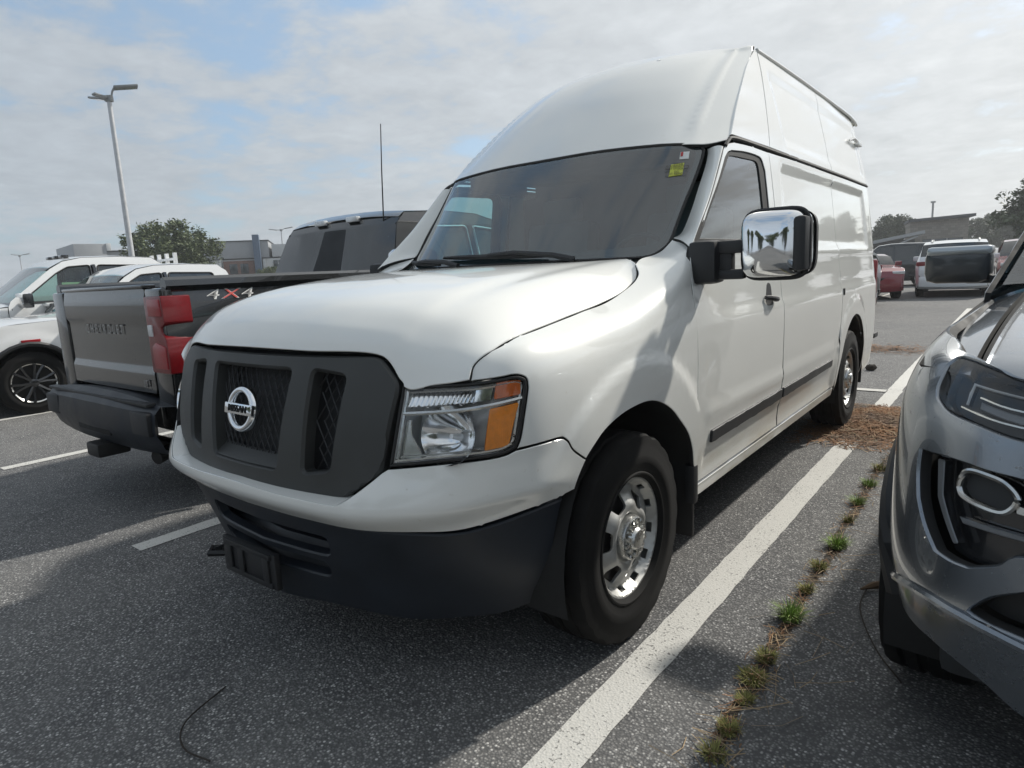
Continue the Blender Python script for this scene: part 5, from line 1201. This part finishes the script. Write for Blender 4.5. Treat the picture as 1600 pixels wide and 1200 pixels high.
# bed-side 4x4 decal, lying on the curved side
def decal(body, y, size, mat, dx, dz=0, name='decal'):
    t = text_mesh(body, size, 0, shear=.25, spacing=1.0)
    for v in t.vertices:
        yy, zz = y+v.co.x, 1.305+dz+v.co.y*.46; v.co = bsx(np.array(yy), np.array(zz))+np.array([dx, 0, 0])
    return obj(name, t, mat, bt, smooth=False, sharp=60)
for off, q in ((.32, '4'), (.445, 'X'), (.565, '4')):
    decal(q, off, .185, MAT['decal_white'], .004)
    decal(q, off, .13 if q != 'X' else .16, MAT['decal_red' if q == 'X' else 'decal_grey'], .0065, .0)
ANT = [(.64, 2.14, 1.77), (.672, 2.14, 2.2), (.705, 2.14, 2.53)]
tube('whip_antenna', ANT, [.007, .0055, .004], MAT['steel'], bt, seg=5)
box('antenna_mount', (ANT[0][0]-.03, ANT[0][1]+.02, ANT[0][2]), (.10, .05, .04), MAT['black_plastic'], bt, bevel=.008)
for x in (-.28, .22): box('marker_lamp', (x, 2.13, 1.845), (.16, .05, .045), MAT['lamp_house'], bt, bevel=.01)

# white pickups, noses towards us
p1, s1x = pickup('pickup_truck', 'white pickup truck at the left edge with a price sheet in its side window', (-9.89, 5.21), math.pi-.061, MAT['white_far'], 'white pickups nose-out behind the black pickup', sc=1.03, front='dark')
MAT['sheet'] = simple('green_price_sheet', (.50, .68, .40), .7)
ps = box('price_sheet', (-.84, 3.32, 1.40), (.004, .36, .26), MAT['sheet'], p1, bevel=0)
for k in range(3): box('roof_marker_lamp', ((-.35, 0, .35)[k], 3.30, 1.925), (.16, .10, .045), MAT['gloss_black'], p1, bevel=.015)
bm = bmesh.new(); add_box(bm, (-.3, 1.86, 1.62), (1.0, .05, .06)); add_box(bm, (-.3, 1.86, 1.84), (1.0, .04, .04))
for x in (-.78, -.45, -.12, .2): add_box(bm, (x, 1.86, 1.64), (.05, .05, .60))
obj('headache_rack', bm, MAT['white_far'], p1)
p2, s2x = pickup('pickup_truck', 'white pickup truck with black wheels right behind the black tailgate', (-7.865, 4.96), math.pi-.031, MAT['white_far'], 'white pickups nose-out behind the black pickup', sc=.913, front='dark')

# cars further back
suv('car', 'silver car whose roof peeps over the black pickup bed', 'car', (-9.2, 9.6), .3, MAT['car_silver'], sc=.98, H=1.62)
suv('car', 'pale car seen through the cab windows of the white van', 'car', (-3.0, 7.2), .05, MAT['car_cream'], H=1.70)
suv('car', 'white SUV seen from behind past the grey mirror', 'car', (.17, 24.6), math.pi+.06, MAT['car_white'], H=1.64, w=.96, rack=True)
suv('car', 'red SUV facing us beside the white van\'s tail', 'car', (-1.72, 20.6), .35, MAT['car_red'], H=1.46, sc=.92)
suv('car', 'dark SUV parked side-on between the red and white ones', 'car', (-4.2, 29.6), -1.45, MAT['car_dark'], H=1.74)
suv('car', 'grey car mostly hidden behind the tail of the van', 'car', (-1.93, 14.6), .0, MAT['car_silver'], H=1.45)
suv('car', 'red car just showing over the grey fender', 'car', (2.25, 23.5), .05, MAT['car_red'], H=1.6)
# ---------------------------------------------------------------- grey SUV at the right edge, nose beside the van
gs = thing('parked_car', 'grey SUV at the right edge with dark fog lamp housing', 'SUV', (SUV_AT[0], SUV_AT[1], 0), SUV_YAW)
GY, BK = MAT['car_grey'], MAT['gloss_black']
MAT['mirror_grey'] = simple('dark_grey_mirror_shell', (.050, .055, .060), .35, coat=.5); MAT['lamp_dim'] = simple('unlit_light_guide', (.16, .17, .18), .3, .3); MAT['drl'] = simple('daytime_strip', (.34, .35, .36), .25)
PLAN_Y = [-.93,-.915,-.87,-.79,-.66,-.50,-.32,-.12,.15,.45,.8,1.2,2.0,2.9,3.55,3.78]; LEV_Z = [.40,.52,.62,.76,.93,1.02,1.10,1.155]
def uv(y, z): return (float(np.interp(y, PLAN_Y, range(len(PLAN_Y)))), float(np.interp(z, LEV_Z, range(8))))
def R2(u, v):
    p = RS(np.abs(u), v); p[..., 0] *= np.sign(np.where(u == 0, 1, u)); return p
def both(h): h = np.array(h); return np.vstack([h, (h*[-1, 1])[::-1][(1 if h[-1][0] == 0 else 0):(-1 if h[0][0] == 0 else None)]])
AR = [(.0+.425*math.cos(a), .36+.425*math.sin(a)) for a in np.linspace(math.pi-.10, .10, 22)]
lamp = outline([(0.9,4.75),(1.6,4.66),(2.281,4.592),(2.891,4.763),(3.40,4.90),(3.72,5.12)], [(3.72,5.12),(3.82,5.35),(3.87,5.62),(3.92,5.95)], [(3.92,5.95),(3.80,6.18),(3.45,6.18),(2.911,6.02),(2.561,5.87),(1.6,5.75),(.9,5.72)], [(.9,5.72),(.9,4.75)])
cav = outline([(1.2,3.80),(2.205,3.84),(3.1,3.86),(3.55,3.82),(3.80,3.80)], [(3.80,3.80),(3.78,3.5),(3.70,3.213)], [(3.70,3.213),(3.5,2.92),(3.243,2.64)], [(3.243,2.64),(2.98,2.62),(2.731,2.64)], [(2.731,2.64),(2.4,2.82),(2.118,3.06),(1.2,3.10)], [(1.2,3.10),(1.2,3.80)])
lowg = both(outline([(0,1.75),(1.2,1.78),(2.1,1.84),(2.42,1.84),(2.66,1.90)], [(2.66,1.90),(2.40,2.28),(2.05,2.56)], [(2.05,2.56),(1.0,2.62),(0,2.65)]))
gril = both(outline([(0,2.95),(.85,3.0)], [(.85,3.0),(.95,3.8),(.72,4.7)], [(.72,4.7),(.70,5.9)], [(.70,5.9),(0,6.0)]))
# painted front and fenders
body = outline([(0,.0),(1.6,-.02),(2.115,-.10),(2.635,.25),(3.362,.37),(4.0,.30),(4.7,.35),(5.2,.8),(6.1,1.0)], [(6.1,1.0), uv(AR[0][0], AR[0][1])], [uv(y, z) for y, z in AR], [uv(AR[-1][0], AR[-1][1]), uv(.9, .45), uv(1.15, .45)], [uv(1.15, .45), (10.88, 4.0), (10.88, 6.95)], [(10.88,6.95),(9,6.95),(7,6.93),(5,6.90),(4.3,6.75),(3.95,6.50),(3.5,6.40),(2.952,6.16),(2.585,5.98),(1.4,5.9),(0,5.95)])
panel('front_body', R2, [both(body), lamp, lamp*[-1, 1], cav, cav*[-1, 1], lowg, gril], GY, gs, h=.026, gap=.002, thick=.03, lip=.006, sharp=40)
rear = [uv(1.16, .45), uv(3.6, .45), (14.6, 4.0), (14.6, 6.95), (10.92, 6.95), (10.92, 4.0)]
for mm in (False, True): panel('body_side', RS, [outline([rear[0], uv(2.3, .45)], [uv(2.35,.36)], [uv(2.4+.0, .44), rear[1]], [rear[1], rear[2], rear[3]], [rear[3], rear[4]], [rear[4], rear[5], rear[0]], n=2)], GY, gs, mirror=mm, h=.08)
def Rd(d):
    def f(u, v):
        au = np.abs(u); e = 1e-3; p = RS(au, v); a = RS(au+e, v)-RS(au-e, v); b = RS(au, v+e)-RS(au, v-e); n_ = np.cross(a, b); n_ /= np.linalg.norm(n_, axis=-1, keepdims=True)
        p = p-n_*d; p[..., 0] *= np.sign(np.where(u == 0, 1, u)); return p
    return f
for mm in (False, True):
    hl = panel('headlight', Rd(.05), [lamp], MAT['dark_in'], gs, edge=BK, mirror=mm, h=.03, gap=-.004, thick=.01)
    panel('lens', Rd(.004), [lamp], MAT['lens'], hl, mirror=mm, h=.03, gap=-.001, thick=0)
    panel('chrome_bezel', Rd(.030), [outline([(.95,5.0),(2.3,4.98),(3.1,5.16)], [(3.1,5.16),(3.12,5.35)], [(3.12,5.35),(2.3,5.20),(.95,5.2)], [(.95,5.2),(.95,5.0)])], MAT['lamp_dim'], hl, edge=BK, mirror=mm, h=.02, gap=0, thick=.01)
    panel('light_strip', Rd(.010), [[(.95,5.52),(2.45,5.52),(3.21,5.62),(3.17,5.14),(3.215,5.14),(3.26,5.69),(2.45,5.575),(.95,5.575)]], MAT['drl'], hl, edge=BK, mirror=mm, h=.02, gap=0, thick=.012)
    for uu in (1.5, 2.1): 
        bm = bmesh.new(); c = Rd(.035)(np.array(uu), np.array(5.25)); bmesh.ops.create_uvsphere(bm, u_segments=16, v_segments=10, radius=.036, matrix=Matrix.Translation((c[0]*(-1 if mm else 1), c[1], c[2]))); obj('projector', bm, BK, hl)
    for w_, (pa_, pb_, pc_) in enumerate((((1.0, 5.28), (2.4, 5.26), (3.06, 5.40)), ((1.0, 4.92), (2.4, 4.90), (3.3, 5.08)))):
        tube('chrome_line', [tuple(Rd(.016)(np.array(a), np.array(b))*np.array([-1 if mm else 1, 1, 1])) for a, b in smooth_run([pa_, pb_, pc_], 5)], .003, MAT['satin_chrome'], hl, seg=5)
    fh = panel('fog_lamp_housing', Rd(.05), [cav], BK, gs, edge=BK, mirror=mm, h=.03, gap=-.004, thick=.01)
    panel('light_guide', Rd(.018), [rounded([(3.54,3.78),(3.40,3.79),(3.35,3.363),(2.99,2.84),(3.07,2.80),(3.45,3.312)], .03)], MAT['lamp_dim'], fh, edge=BK, mirror=mm, h=.02, gap=0, thick=.02)
    ring = smooth_run([(3.03,3.56),(2.99,3.72),(2.867,3.80),(2.624,3.80),(2.42,3.76),(2.27,3.62),(2.40,3.44),(2.70,3.43),(2.95,3.47),(3.03,3.56)], 5)
    tube('fog_ring', [tuple(Rd(.012)(np.array(a), np.array(b))*np.array([-1 if mm else 1, 1, 1])) for a, b in ring], .0065, MAT['satin_chrome'], fh, seg=7)
    rg = ring[::3]
    panel('fog_lens', Rd(.024), [np.array(ring[:-1])], MAT['dark_in'], fh, edge=BK, mirror=mm, h=.02, gap=.004, thick=.01)
    panel('ring_arm', Rd(.014), [[(2.30,3.56),(1.25,3.50),(1.25,3.36),(2.28,3.46)]], MAT['satin_chrome'], fh, edge=BK, mirror=mm, h=.02, gap=0, thick=.02)
    panel('lower_strip', Rd(.022), [[(3.04,3.20),(2.14,3.24),(1.3,3.26),(1.3,3.20),(2.13,3.17),(2.98,3.13)]], MAT['lamp_dim'], fh, edge=BK, mirror=mm, h=.02, gap=0, thick=.02)
    # bright crease line of the lower bumper
    cl = smooth_run([(4.95,.88),(4.7,.95),(4.0,1.40),(3.375,1.66),(2.9,1.70),(2.668,1.70),(2.22,1.66),(1.6,1.55),(.8,1.5)], 4)
    tube('bumper_crease', [tuple(Rd(-.001)(np.array(a), np.array(b))*np.array([-1 if mm else 1, 1, 1])) for a, b in cl], [.002, .006, .009, .011]+[.012]*(len(cl)-4), GY, gs, seg=8)
    s = -1 if mm else 1
    # black wheel-arch cladding and wheel
    fa_ = [(.0+.445*math.cos(a), .36+.445*math.sin(a)) for a in np.linspace(math.pi-.12, .05, 20)]
    tube('wheel_arch_cladding', [tuple(RS(np.array(uv(y, z)[0]), np.array(uv(y, z)[1]))*np.array([s, 1, 1])+np.array([s*.006, 0, 0])) for y, z in fa_], .030, MAT['black_plastic'], gs, seg=8)
    bm = bmesh.new(); rs = []
    for a in np.linspace(-.3, math.pi+.3, 19): rs.append([bm.verts.new((s*x, .435*math.cos(a), .365+.43*math.sin(a))) for x in (.945, .6)])
    for a, b in zip(rs, rs[1:]): bm.faces.new((a[0], a[1], b[1], b[0]))
    bm.faces.new([q[1] for q in rs]); obj('wheel_liner', bm, MAT['gap'], gs)
    alloy_wheel(gs, (s*.862, 0, .372), .374, .25, s, 'silver', spokes=5); alloy_wheel(gs, (s*.862, 2.85, .372), .374, .25, s, 'silver', spokes=5)
    # door mirror
    bm = bmesh.new(); add_box(bm, (s*1.035, 1.02, 1.298), (.245, .13, .155), bevel=.045); mo = obj('mirror', bm, MAT['mirror_grey'], gs, sharp=60)
    bm = bmesh.new(); add_box(bm, (s*1.03, 1.022, 1.358), (.235, .136, .040), bevel=.018); obj('mirror_cap', bm, MAT['car_silver'], mo, sharp=60)
    bm = bmesh.new(); add_box(bm, (s*.90, 1.03, 1.235), (.22, .05, .035), bevel=.012); obj('mirror_foot', bm, MAT['bumper_plastic'], mo)
panel('intake', Rd(.05), [lowg], MAT['black_plastic'], gs, edge=BK, h=.05, gap=-.004, thick=.01); panel('grille', Rd(.03), [gril], BK, gs, edge=BK, h=.05, gap=-.004, thick=.01)
for v_ in (3.4, 4.1, 4.9): tube('grille_bar', [tuple(Rd(.012)(np.array(a), np.array(v_))) for a in np.linspace(-.75, .75, 9)], .014, MAT['satin_chrome'], gs, seg=6)
box('number_plate', (0, -.935, .70), (.30, .012, .15), MAT['paper'], gs, bevel=.003)
# hood: two raised flanks with a shut line, running up to the windscreen
HN = np.array([[(a, y, z) for y, z in zip((-.80+.9*max(0, a-.45)**1.6*1.2, -.62+.5*max(0, a-.45)**1.5, -.2, .3, .72+.0*a), (1.085, 1.135, 1.185, 1.22, 1.24))] for a in (0, .25, .5, .70, .80, .885)])
HN[:, :, 2] -= np.array([0, .002, .006, .020, .045, .085])[:, None]
def HS(u, v):
    p = net_eval(HN, np.abs(u), v); p[..., 0] *= np.sign(np.where(u == 0, 1, u)); return p
panel('hood', HS, [both([(0,0),(2,.02),(3,.02),(3.3,.05),(3.32,1),(3.32,2.2),(3.32,4),(0,4)])], GY, gs, h=.04, flip=True, gap=.007, lip=.006)
for mm in (False, True): panel('fender_top', HS, [[(3.32,.06),(3.6,.24),(4.0,.45),(4.5,.8),(5.0,1.1),(5.0,2.2),(5.0,4.0),(3.32,4.0)]], GY, gs, h=.03, flip=True, gap=.007, mirror=mm, lip=.006)
# greenhouse
gx = body_x(.90, 1.2, .30)
gsid = [(.62,1.20),(1.42,1.66),(1.7,1.72),(2.6,1.72),(3.4,1.62),(3.75,1.14)]
gw = [rounded([(1.02,1.25),(1.55,1.60),(2.0,1.63),(2.0,1.22)], .04, 4), rounded([(2.07,1.22),(2.07,1.63),(2.85,1.62),(2.95,1.22)], .04, 4)]
for mm in (False, True):
    panel('cabin_side', gx, [np.array(gsid+[(3.75,1.10),(.62,1.10)])]+gw, GY, gs, mirror=mm, h=.06, gap=0)
    for q in gw: panel('side_window', gx, [q], MAT['privacy'], gs, mirror=mm, h=.1, off=-.01, gap=0, thick=0)
strip('windshield', gx, [(.66,1.225),(1.0,1.43),(1.40,1.655)], MAT['wind'], gs, .03, inset=.04); strip('roof', gx, [(1.38,1.65),(1.7,1.72),(2.6,1.72),(3.4,1.62)], GY, gs, .03); strip('rear_window', gx, [(3.4,1.62),(3.72,1.18)], MAT['privacy'], gs, .03); strip('tailgate', gx, [(3.72,1.18),(3.80,1.0),(3.80,.5)], GY, gs, .03)
bm = bmesh.new(); add_box(bm, (0, 1.6, .33), (1.6, 4.2, .16), bevel=.03); add_box(bm, (0, 1.9, .9), (1.5, 2.6, .5)); add_box(bm, (0, .1, .75), (1.1, 1.1, .4)); obj('underbody', bm, MAT['dark_in'], gs)
# ---------------------------------------------------------------- buildings, lamps, trees
def spot(px, D):
    """point on the ground D metres ahead of the parked van's viewpoint, along a compass bearing given in camera degrees"""
    a = YAW+math.atan((px-800)/1009.7); q = D/math.cos(a-YAW); return CAM_LOC.x+math.sin(a)*q, CAM_LOC.y+math.cos(a)*q
MAT['wall_grey'] = simple('grey_cladding', (.34, .35, .36), .6, var=.03, scale=1.5); MAT['wall_pale'] = simple('pale_render', (.52, .53, .53), .8, var=.03); MAT['wall_white'] = simple('white_render', (.62, .63, .62), .8, var=.03)
MAT['blue_pillar'] = simple('blue_grey_panel', (.10, .14, .20), .5); MAT['roof_dark'] = simple('dark_roofing', (.06, .065, .07), .7); MAT['win_dark'] = simple('dark_window', (.04, .05, .055), .12, spec=.8)
def brick_mat(name, c1, c2, mortar, sc, bw=.5, rh=.25):
    m, t, b = new_mat(name); c = t.nodes.new('ShaderNodeTexCoord'); k = t.nodes.new('ShaderNodeTexBrick'); k.inputs['Scale'].default_value = sc
    mp = t.nodes.new('ShaderNodeMapping'); mp.inputs['Rotation'].default_value = (math.pi/2, 0, 0); t.links.new(c.outputs['Object'], mp.inputs[0]); t.links.new(mp.outputs[0], k.inputs['Vector'])
    for i, v in (('Color1', c1), ('Color2', c2), ('Mortar', mortar)): k.inputs[i].default_value = v+(1,)
    k.inputs['Brick Width'].default_value = bw; k.inputs['Row Height'].default_value = rh; k.inputs['Mortar Size'].default_value = .012
    t.links.new(k.outputs[0], b.inputs['Base Color']); b.inputs['Roughness'].default_value = .9; return m
MAT['brick'] = brick_mat('red_brown_brick', (.16, .085, .065), (.20, .11, .085), (.22, .2, .18), 3.0)
MAT['stone'] = brick_mat('grey_stone', (.20, .18, .155), (.27, .245, .21), (.16, .15, .135), 1.4, .6, .35)
def facing(px, D):
    x, y = spot(px, D); return x, y, math.atan2(-(x-CAM_LOC.x), (y-CAM_LOC.y))
# dealership, left: low grey wing with a taller end
x, y, rz = facing(248, 84)
b1 = thing('dealership_building', 'low grey flat-roofed building behind the white pickup, far left', 'building', (x, y, -.24), rz+.25)
def wall_box(name, c, s, mat, par, bev=.02): return box(name, c, s, mat, par, bevel=bev)
wall_box('wall', (2.6, 5, 3.2), (15.5, 10, 6.4), MAT['wall_grey'], b1); wall_box('roof_coping', (2.6, 5, 6.45), (15.8, 10.3, .14), MAT['roof_dark'], b1); wall_box('end_tower', (-5.8, 5, 3.65), (3.4, 11, 7.3), MAT['wall_grey'], b1); wall_box('tower_trim', (-3.85, -.3, 6.9), (.5, .6, .9), MAT['wall_white'], b1)
for k in range(4): wall_box('window', (-2+2.6*k, -.02, 2.2), (1.9, .1, 2.4), MAT['win_dark'], b1)
x, y, rz = facing(385, 80)
b2 = thing('dealership_building', 'pale showroom building with brick panel and blue pillar, left of the black cab', 'building', (x, y, -.24), rz-.12)
wall_box('wall', (1.2, 6, 2.3), (14, 11.6, 4.7), MAT['wall_white'], b2); wall_box('parapet', (-.9, 6, 5.75), (9.9, 12.2, 2.0), MAT['wall_grey'], b2); wall_box('parapet', (6.9, 6, 5.55), (5.0, 12.0, 1.5), MAT['wall_pale'], b2)
wall_box('roof_coping', (-.9, 6, 6.80), (10.1, 12.4, .12), MAT['roof_dark'], b2); wall_box('brick_panel', (.5, -.1, 2.2), (3.5, .3, 4.5), MAT['brick'], b2); wall_box('blue_pillar', (2.75, -.5, 3.7), (.75, 1.2, 7.5), MAT['blue_pillar'], b2)
for c in ((-3.6, .12, 3.6), (5.0, .12, 3.6), (7.3, .12, 3.6)): w_ = wall_box('window', c, (1.1, .2, 1.6), MAT['win_dark'], b2); wall_box('frame', (c[0], c[1]-.06, c[2]), (.06, .2, 1.6), MAT['wall_pale'], w_, .0)
for r_ in range(2):
    for k in range(2): wall_box('window', (-.15+1.25*k, -.22, 1.6+1.9*r_), (.9, .12, 1.2), MAT['win_dark'], b2)
for xx in (-1.6, -2.6, 3.4): wall_box('column', (xx, -.05, 2.3), (.3, .4, 4.6), MAT['wall_white'], b2)
# right: stone block with an overhanging flat roof, and a lean-to roof
x, y, rz = facing(1464, 72)
b3 = thing('stone_building', 'square stone building with overhanging flat roof behind the parked cars', 'building', (x, y, 0), rz+.10)
wall_box('wall', (0, 3.2, 2.35), (5.4, 6.4, 4.7), MAT['stone'], b3); bm = bmesh.new(); add_box(bm, (.15, 3.0, 4.85), (6.1, 7.4, .28), Matrix.Rotation(-.035, 3, 'Y')); obj('roof', bm, MAT['roof_dark'], b3, smooth=False)
wall_box('opening', (.4, -.02, 1.35), (3.7, .12, 2.7), MAT['win_dark'], b3)
for k in range(2): wall_box('window_frame', (-.6+1.4*k, -.1, 1.35), (.10, .1, 2.7), MAT['wall_grey'], b3)
wall_box('lintel', (.4, -.10, 2.78), (4.0, .2, .22), MAT['stone'], b3)
x, y, rz = facing(1378, 66)
b4 = thing('shed_building', 'dark shed with a sloping pale roof edge behind the red SUV', 'building', (x, y, 0), rz)
bm = bmesh.new(); add_box(bm, (0, 3, 1.3), (5.6, 6, 2.6)); obj('wall', bm, MAT['roof_dark'], b4, smooth=False)
bm = bmesh.new(); add_box(bm, (.2, 2.6, 2.65), (6.8, 7.4, .30), Matrix.Rotation(-.17, 3, 'Y')); obj('roof', bm, MAT['wall_grey'], b4, smooth=False)
bm = bmesh.new(); add_box(bm, (.6, -.9, 1.85), (5.2, .16, .14), Matrix.Rotation(-.40, 3, 'Y')); obj('brace', bm, MAT['wall_grey'], b4, smooth=False)
# lamp posts
MAT['pole'] = simple('galvanised_pole', (.50, .51, .52), .45, .3); MAT['lamp_head'] = simple('grey_lamp_head', (.26, .27, .27), .5, .3)
def lamp_post(px, D, h, rz, label, heads, r0=.09):
    x, y = spot(px, D); t = thing('street_lamp', label, 'street lamp', (x, y, -.24), rz, 'parking-lot lamp posts')
    tube('pole', [(0, 0, 0), (0, 0, h*.5), (0, 0, h)], [r0, r0*.82, r0*.66], MAT['pole'], t, seg=12); box('base', (0, 0, .35), (.55, .55, .7), MAT['wall_pale'], t, bevel=.03)
    box('crosshead', (0, 0, h+.08), (.34, .26, .30), MAT['lamp_head'], t, bevel=.05)
    for a, l, ln, up in heads:
        d = Vector((math.cos(a), math.sin(a), 0)); tube('arm', [d*.1+Vector((0, 0, h+.08)), d*l*.6+Vector((0, 0, h+.14+up*.6)), d*l+Vector((0, 0, h+.18+up))], .045, MAT['lamp_head'], t, seg=8)
        bm = bmesh.new(); add_box(bm, d*(l+ln*.45)+Vector((0, 0, h+.22+up)), (ln, ln*.62, .09), Matrix.Rotation(a, 3, 'Z') @ Matrix.Rotation(-.16, 3, 'Y'), bevel=.02); hd = obj('lamp_head', bm, MAT['lamp_head'], t)
        bm = bmesh.new(); add_box(bm, d*(l+ln*.45)+Vector((0, 0, h+.168+up)), (ln*.8, ln*.45, .02), Matrix.Rotation(a, 3, 'Z') @ Matrix.Rotation(-.16, 3, 'Y')); obj('lens', bm, MAT['lens_solid'], hd)
    return t
LB = math.atan2(rt.y, rt.x)
lamp_post(230, 33, 10.6, LB, 'tall grey lamp post with two flat heads, left sky', ((.55, .30, 1.05, .45), (2.75, .28, .85, -.05), (-2.2, .15, .55, -.08)), .15)
lamp_post(461, 96, 9.0, LB+.2, 'small distant lamp post above the black cab roof', ((0, .6, 1.1, .15), (math.pi, .6, 1.1, -.05)), .12)
lamp_post(60, 120, 8.6, LB, 'faint distant lamp post above the left white pickup', ((.3, .6, 1.1, .1), (math.pi-.3, .6, 1.1, .1)), .10)
x, y = spot(1453, 95); up_ = thing('utility_pole', 'thin utility pole rising behind the stone building', 'pole', (x, y, 0)); tube('pole', [(0, 0, 0), (0, 0, 8.2)], .13, MAT['lamp_head'], up_); box('cap', (0, 0, 8.25), (.6, .2, .25), MAT['lamp_head'], up_)

# trees
MAT['bark'] = simple('bark', (.07, .055, .04), .9, var=.3, scale=8, bmp=.4, bscale=30)
def leaf_mat(name, c1, c2):
    m, t, b = new_mat(name); n = noise_fac(t, .9, 4, .6); o = t.nodes.new('ShaderNodeObjectInfo')
    t.links.new(ramp(t, n, [(.3, c1), (.7, c2)]), b.inputs['Base Color']); b.inputs['Roughness'].default_value = .6
    b.inputs['Transmission Weight'].default_value = 0; return m
MAT['leaf'] = leaf_mat('green_leaves', (.055, .080, .024), (.10, .125, .042)); MAT['leaf_dark'] = leaf_mat('dark_green_leaves', (.038, .056, .024), (.075, .098, .040))
def tree_mesh(seed, h, r, n_cl, per, leaf, base=.25, squash=.9):
    rnd = random.Random(seed); bm = bmesh.new(); add_tube(bm, [(0, 0, 0), (rnd.uniform(-.1, .1), 0, h*.25), (rnd.uniform(-.2, .2), rnd.uniform(-.2, .2), h*.55), (0, 0, h*.85)], [h*.026, h*.021, h*.014, h*.004], 8)
    tips = []
    for k in range(11):
        a = k*2.4+rnd.uniform(-.3, .3); z0 = h*rnd.uniform(.22, .6); l = r*rnd.uniform(.55, .95); z1 = z0+h*rnd.uniform(.12, .32)
        add_tube(bm, [(0, 0, z0), (math.cos(a)*l*.5, math.sin(a)*l*.5, z0+(z1-z0)*.6), (math.cos(a)*l, math.sin(a)*l, z1)], [h*.010, h*.006, h*.002], 5); tips.append((math.cos(a)*l, math.sin(a)*l, z1))
    tr = bpy.data.meshes.new('trunk'); bm.to_mesh(tr); bm.free()
    vs, fs = [], []
    for c in range(n_cl):
        while True:
            p = Vector((rnd.uniform(-1, 1), rnd.uniform(-1, 1), rnd.uniform(-1, 1)))
            if .25 < p.length < 1: break
        lob = 1+.22*math.sin(3*math.atan2(p.y, p.x)+seed)+.16*math.sin(5*p.z+seed*2)
        zc = h*(base+(1-base)*.5); cpos = Vector((p.x*r*lob, p.y*r*lob, zc+p.z*h*(1-base)*.5*squash)); cr_ = r*rnd.uniform(.10, .22)
        for q in range(per):
            d = Vector((rnd.gauss(0, 1), rnd.gauss(0, 1), rnd.gauss(0, .8))).normalized()*cr_*rnd.random()**.4; o_ = cpos+d
            a = Vector((rnd.gauss(0, 1), rnd.gauss(0, 1), rnd.gauss(0, .7))).normalized(); b_ = a.cross(Vector((rnd.gauss(0, 1), rnd.gauss(0, 1), rnd.gauss(0, 1)))).normalized(); s = leaf*rnd.uniform(.6, 1.3); i = len(vs)
            vs += [o_-a*s-b_*s*.3, o_+b_*s*.45, o_+a*s, o_-b_*s*.45]; fs.append((i, i+1, i+2, i+3))
    return tr, pyd(vs, fs)
TREES = {}
def tree(kind, x, y, h, label, group=None, rz=0.0, mat='leaf', z=0.0, sc=1.0):
    if kind not in TREES:
        seed, hh_, r, n, per, lf, bs = {'round': (3, 7.8, 3.3, 330, 60, .15, .08), 'broad': (11, 10, 4.6, 300, 46, .24, .16), 'tall': (23, 12, 4.2, 320, 46, .26, .10)}[kind]
        tr, cw = tree_mesh(seed, hh_, r, n, per, lf, bs); tr.materials.append(MAT['bark']); cw.materials.append(MAT['leaf']); TREES[kind] = (hh_, tr, cw, {})
    hh_, tr, cw, var = TREES[kind]
    if mat != 'leaf':
        if mat not in var: var[mat] = cw.copy(); var[mat].materials[0] = MAT[mat]
        cw = var[mat]
    t = thing('tree', label, 'tree', (x, y, z), rz, group); k = h/hh_; t.scale = (k*sc, k*sc, k)
    for nm, me in (('trunk', tr), ('crown', cw)):
        o = bpy.data.objects.new(nm, me); COL.objects.link(o); o.parent = t
        if nm == 'crown': o['kind'] = 'stuff'
    return t
x, y = spot(290, 58); tree('round', x, y, 7.9, 'rounded green tree beside the tall lamp post, left of the showroom', z=-.24, sc=1.05)
x, y = spot(440, 70); tree('round', x, y, 3.6, 'small bush-like tree at the foot of the showroom wall', z=-.24, rz=1)
G1 = 'trees behind the stone building'
for px, D, h, kd, lb in ((1392, 84, 6.2, 'broad', 'leafy tree showing above the dark shed roof'), (1524, 92, 5.6, 'broad', 'dark tree just right of the stone building'), (1560, 95, 6.6, 'broad', 'dark rounded tree in the middle of the right tree line'), (1597, 98, 6.4, 'tall', 'dark tree at the right edge of the far tree line'), (1490, 120, 5.4, 'broad', 'low dark tree hidden behind the stone building'), (1640, 90, 7, 'broad', 'dark tree of the far tree line beyond the right edge')):
    x, y = spot(px, D); tree(kd, x, y, h, lb, G1, px*.1, 'leaf_dark')
x, y = spot(1640, 46); tree('broad', x, y, 6.9, 'nearer tree reaching in from the right edge against the sky', None, .7, 'leaf_dark')
# trees and a low shop around the lot that only show as reflections in the paint, glass and chrome
G2_ = 'trees around the lot mirrored in the van'
for i, (x, y, h, kd) in enumerate(((11, 58, 7.5, 'broad'), (17, 60, 9, 'tall'), (22, 55, 7, 'broad'), (14, 46, 4.6, 'broad'), (30, 58, 9, 'broad'), (40, 50, 8, 'tall'), (16, -2, 7, 'broad'), (22, -9, 9, 'tall'), (13, -20, 8.5, 'broad'), (5, -26, 8, 'broad'), (-3, -27, 9.5, 'tall'), (-12, -26, 8, 'broad'), (-20, -22, 9, 'tall'), (34, 36, 9, 'tall'), (30, 8, 9, 'broad'))):
    tree(kd, x, y, h, 'leafy tree at the edge of the lot, seen in reflections', G2_, i*1.3, 'leaf_dark')
# ---------------------------------------------------------------- thin summer haze over the whole lot
hz = bpy.data.materials.new('summer_haze'); hz.use_nodes = True; t = hz.node_tree; t.nodes.clear()
ho = t.nodes.new('ShaderNodeOutputMaterial'); pv = t.nodes.new('ShaderNodeVolumePrincipled'); pv.inputs['Density'].default_value = .0011; pv.inputs['Color'].default_value = (.93, .96, 1.0, 1); pv.inputs['Anisotropy'].default_value = .3
t.links.new(pv.outputs[0], ho.inputs['Volume'])
bm = bmesh.new(); add_box(bm, (0, 750, 7.0), (1850, 2200, 16.5)); o = obj('haze', bm, hz, smooth=False); tag(o, kind='stuff')
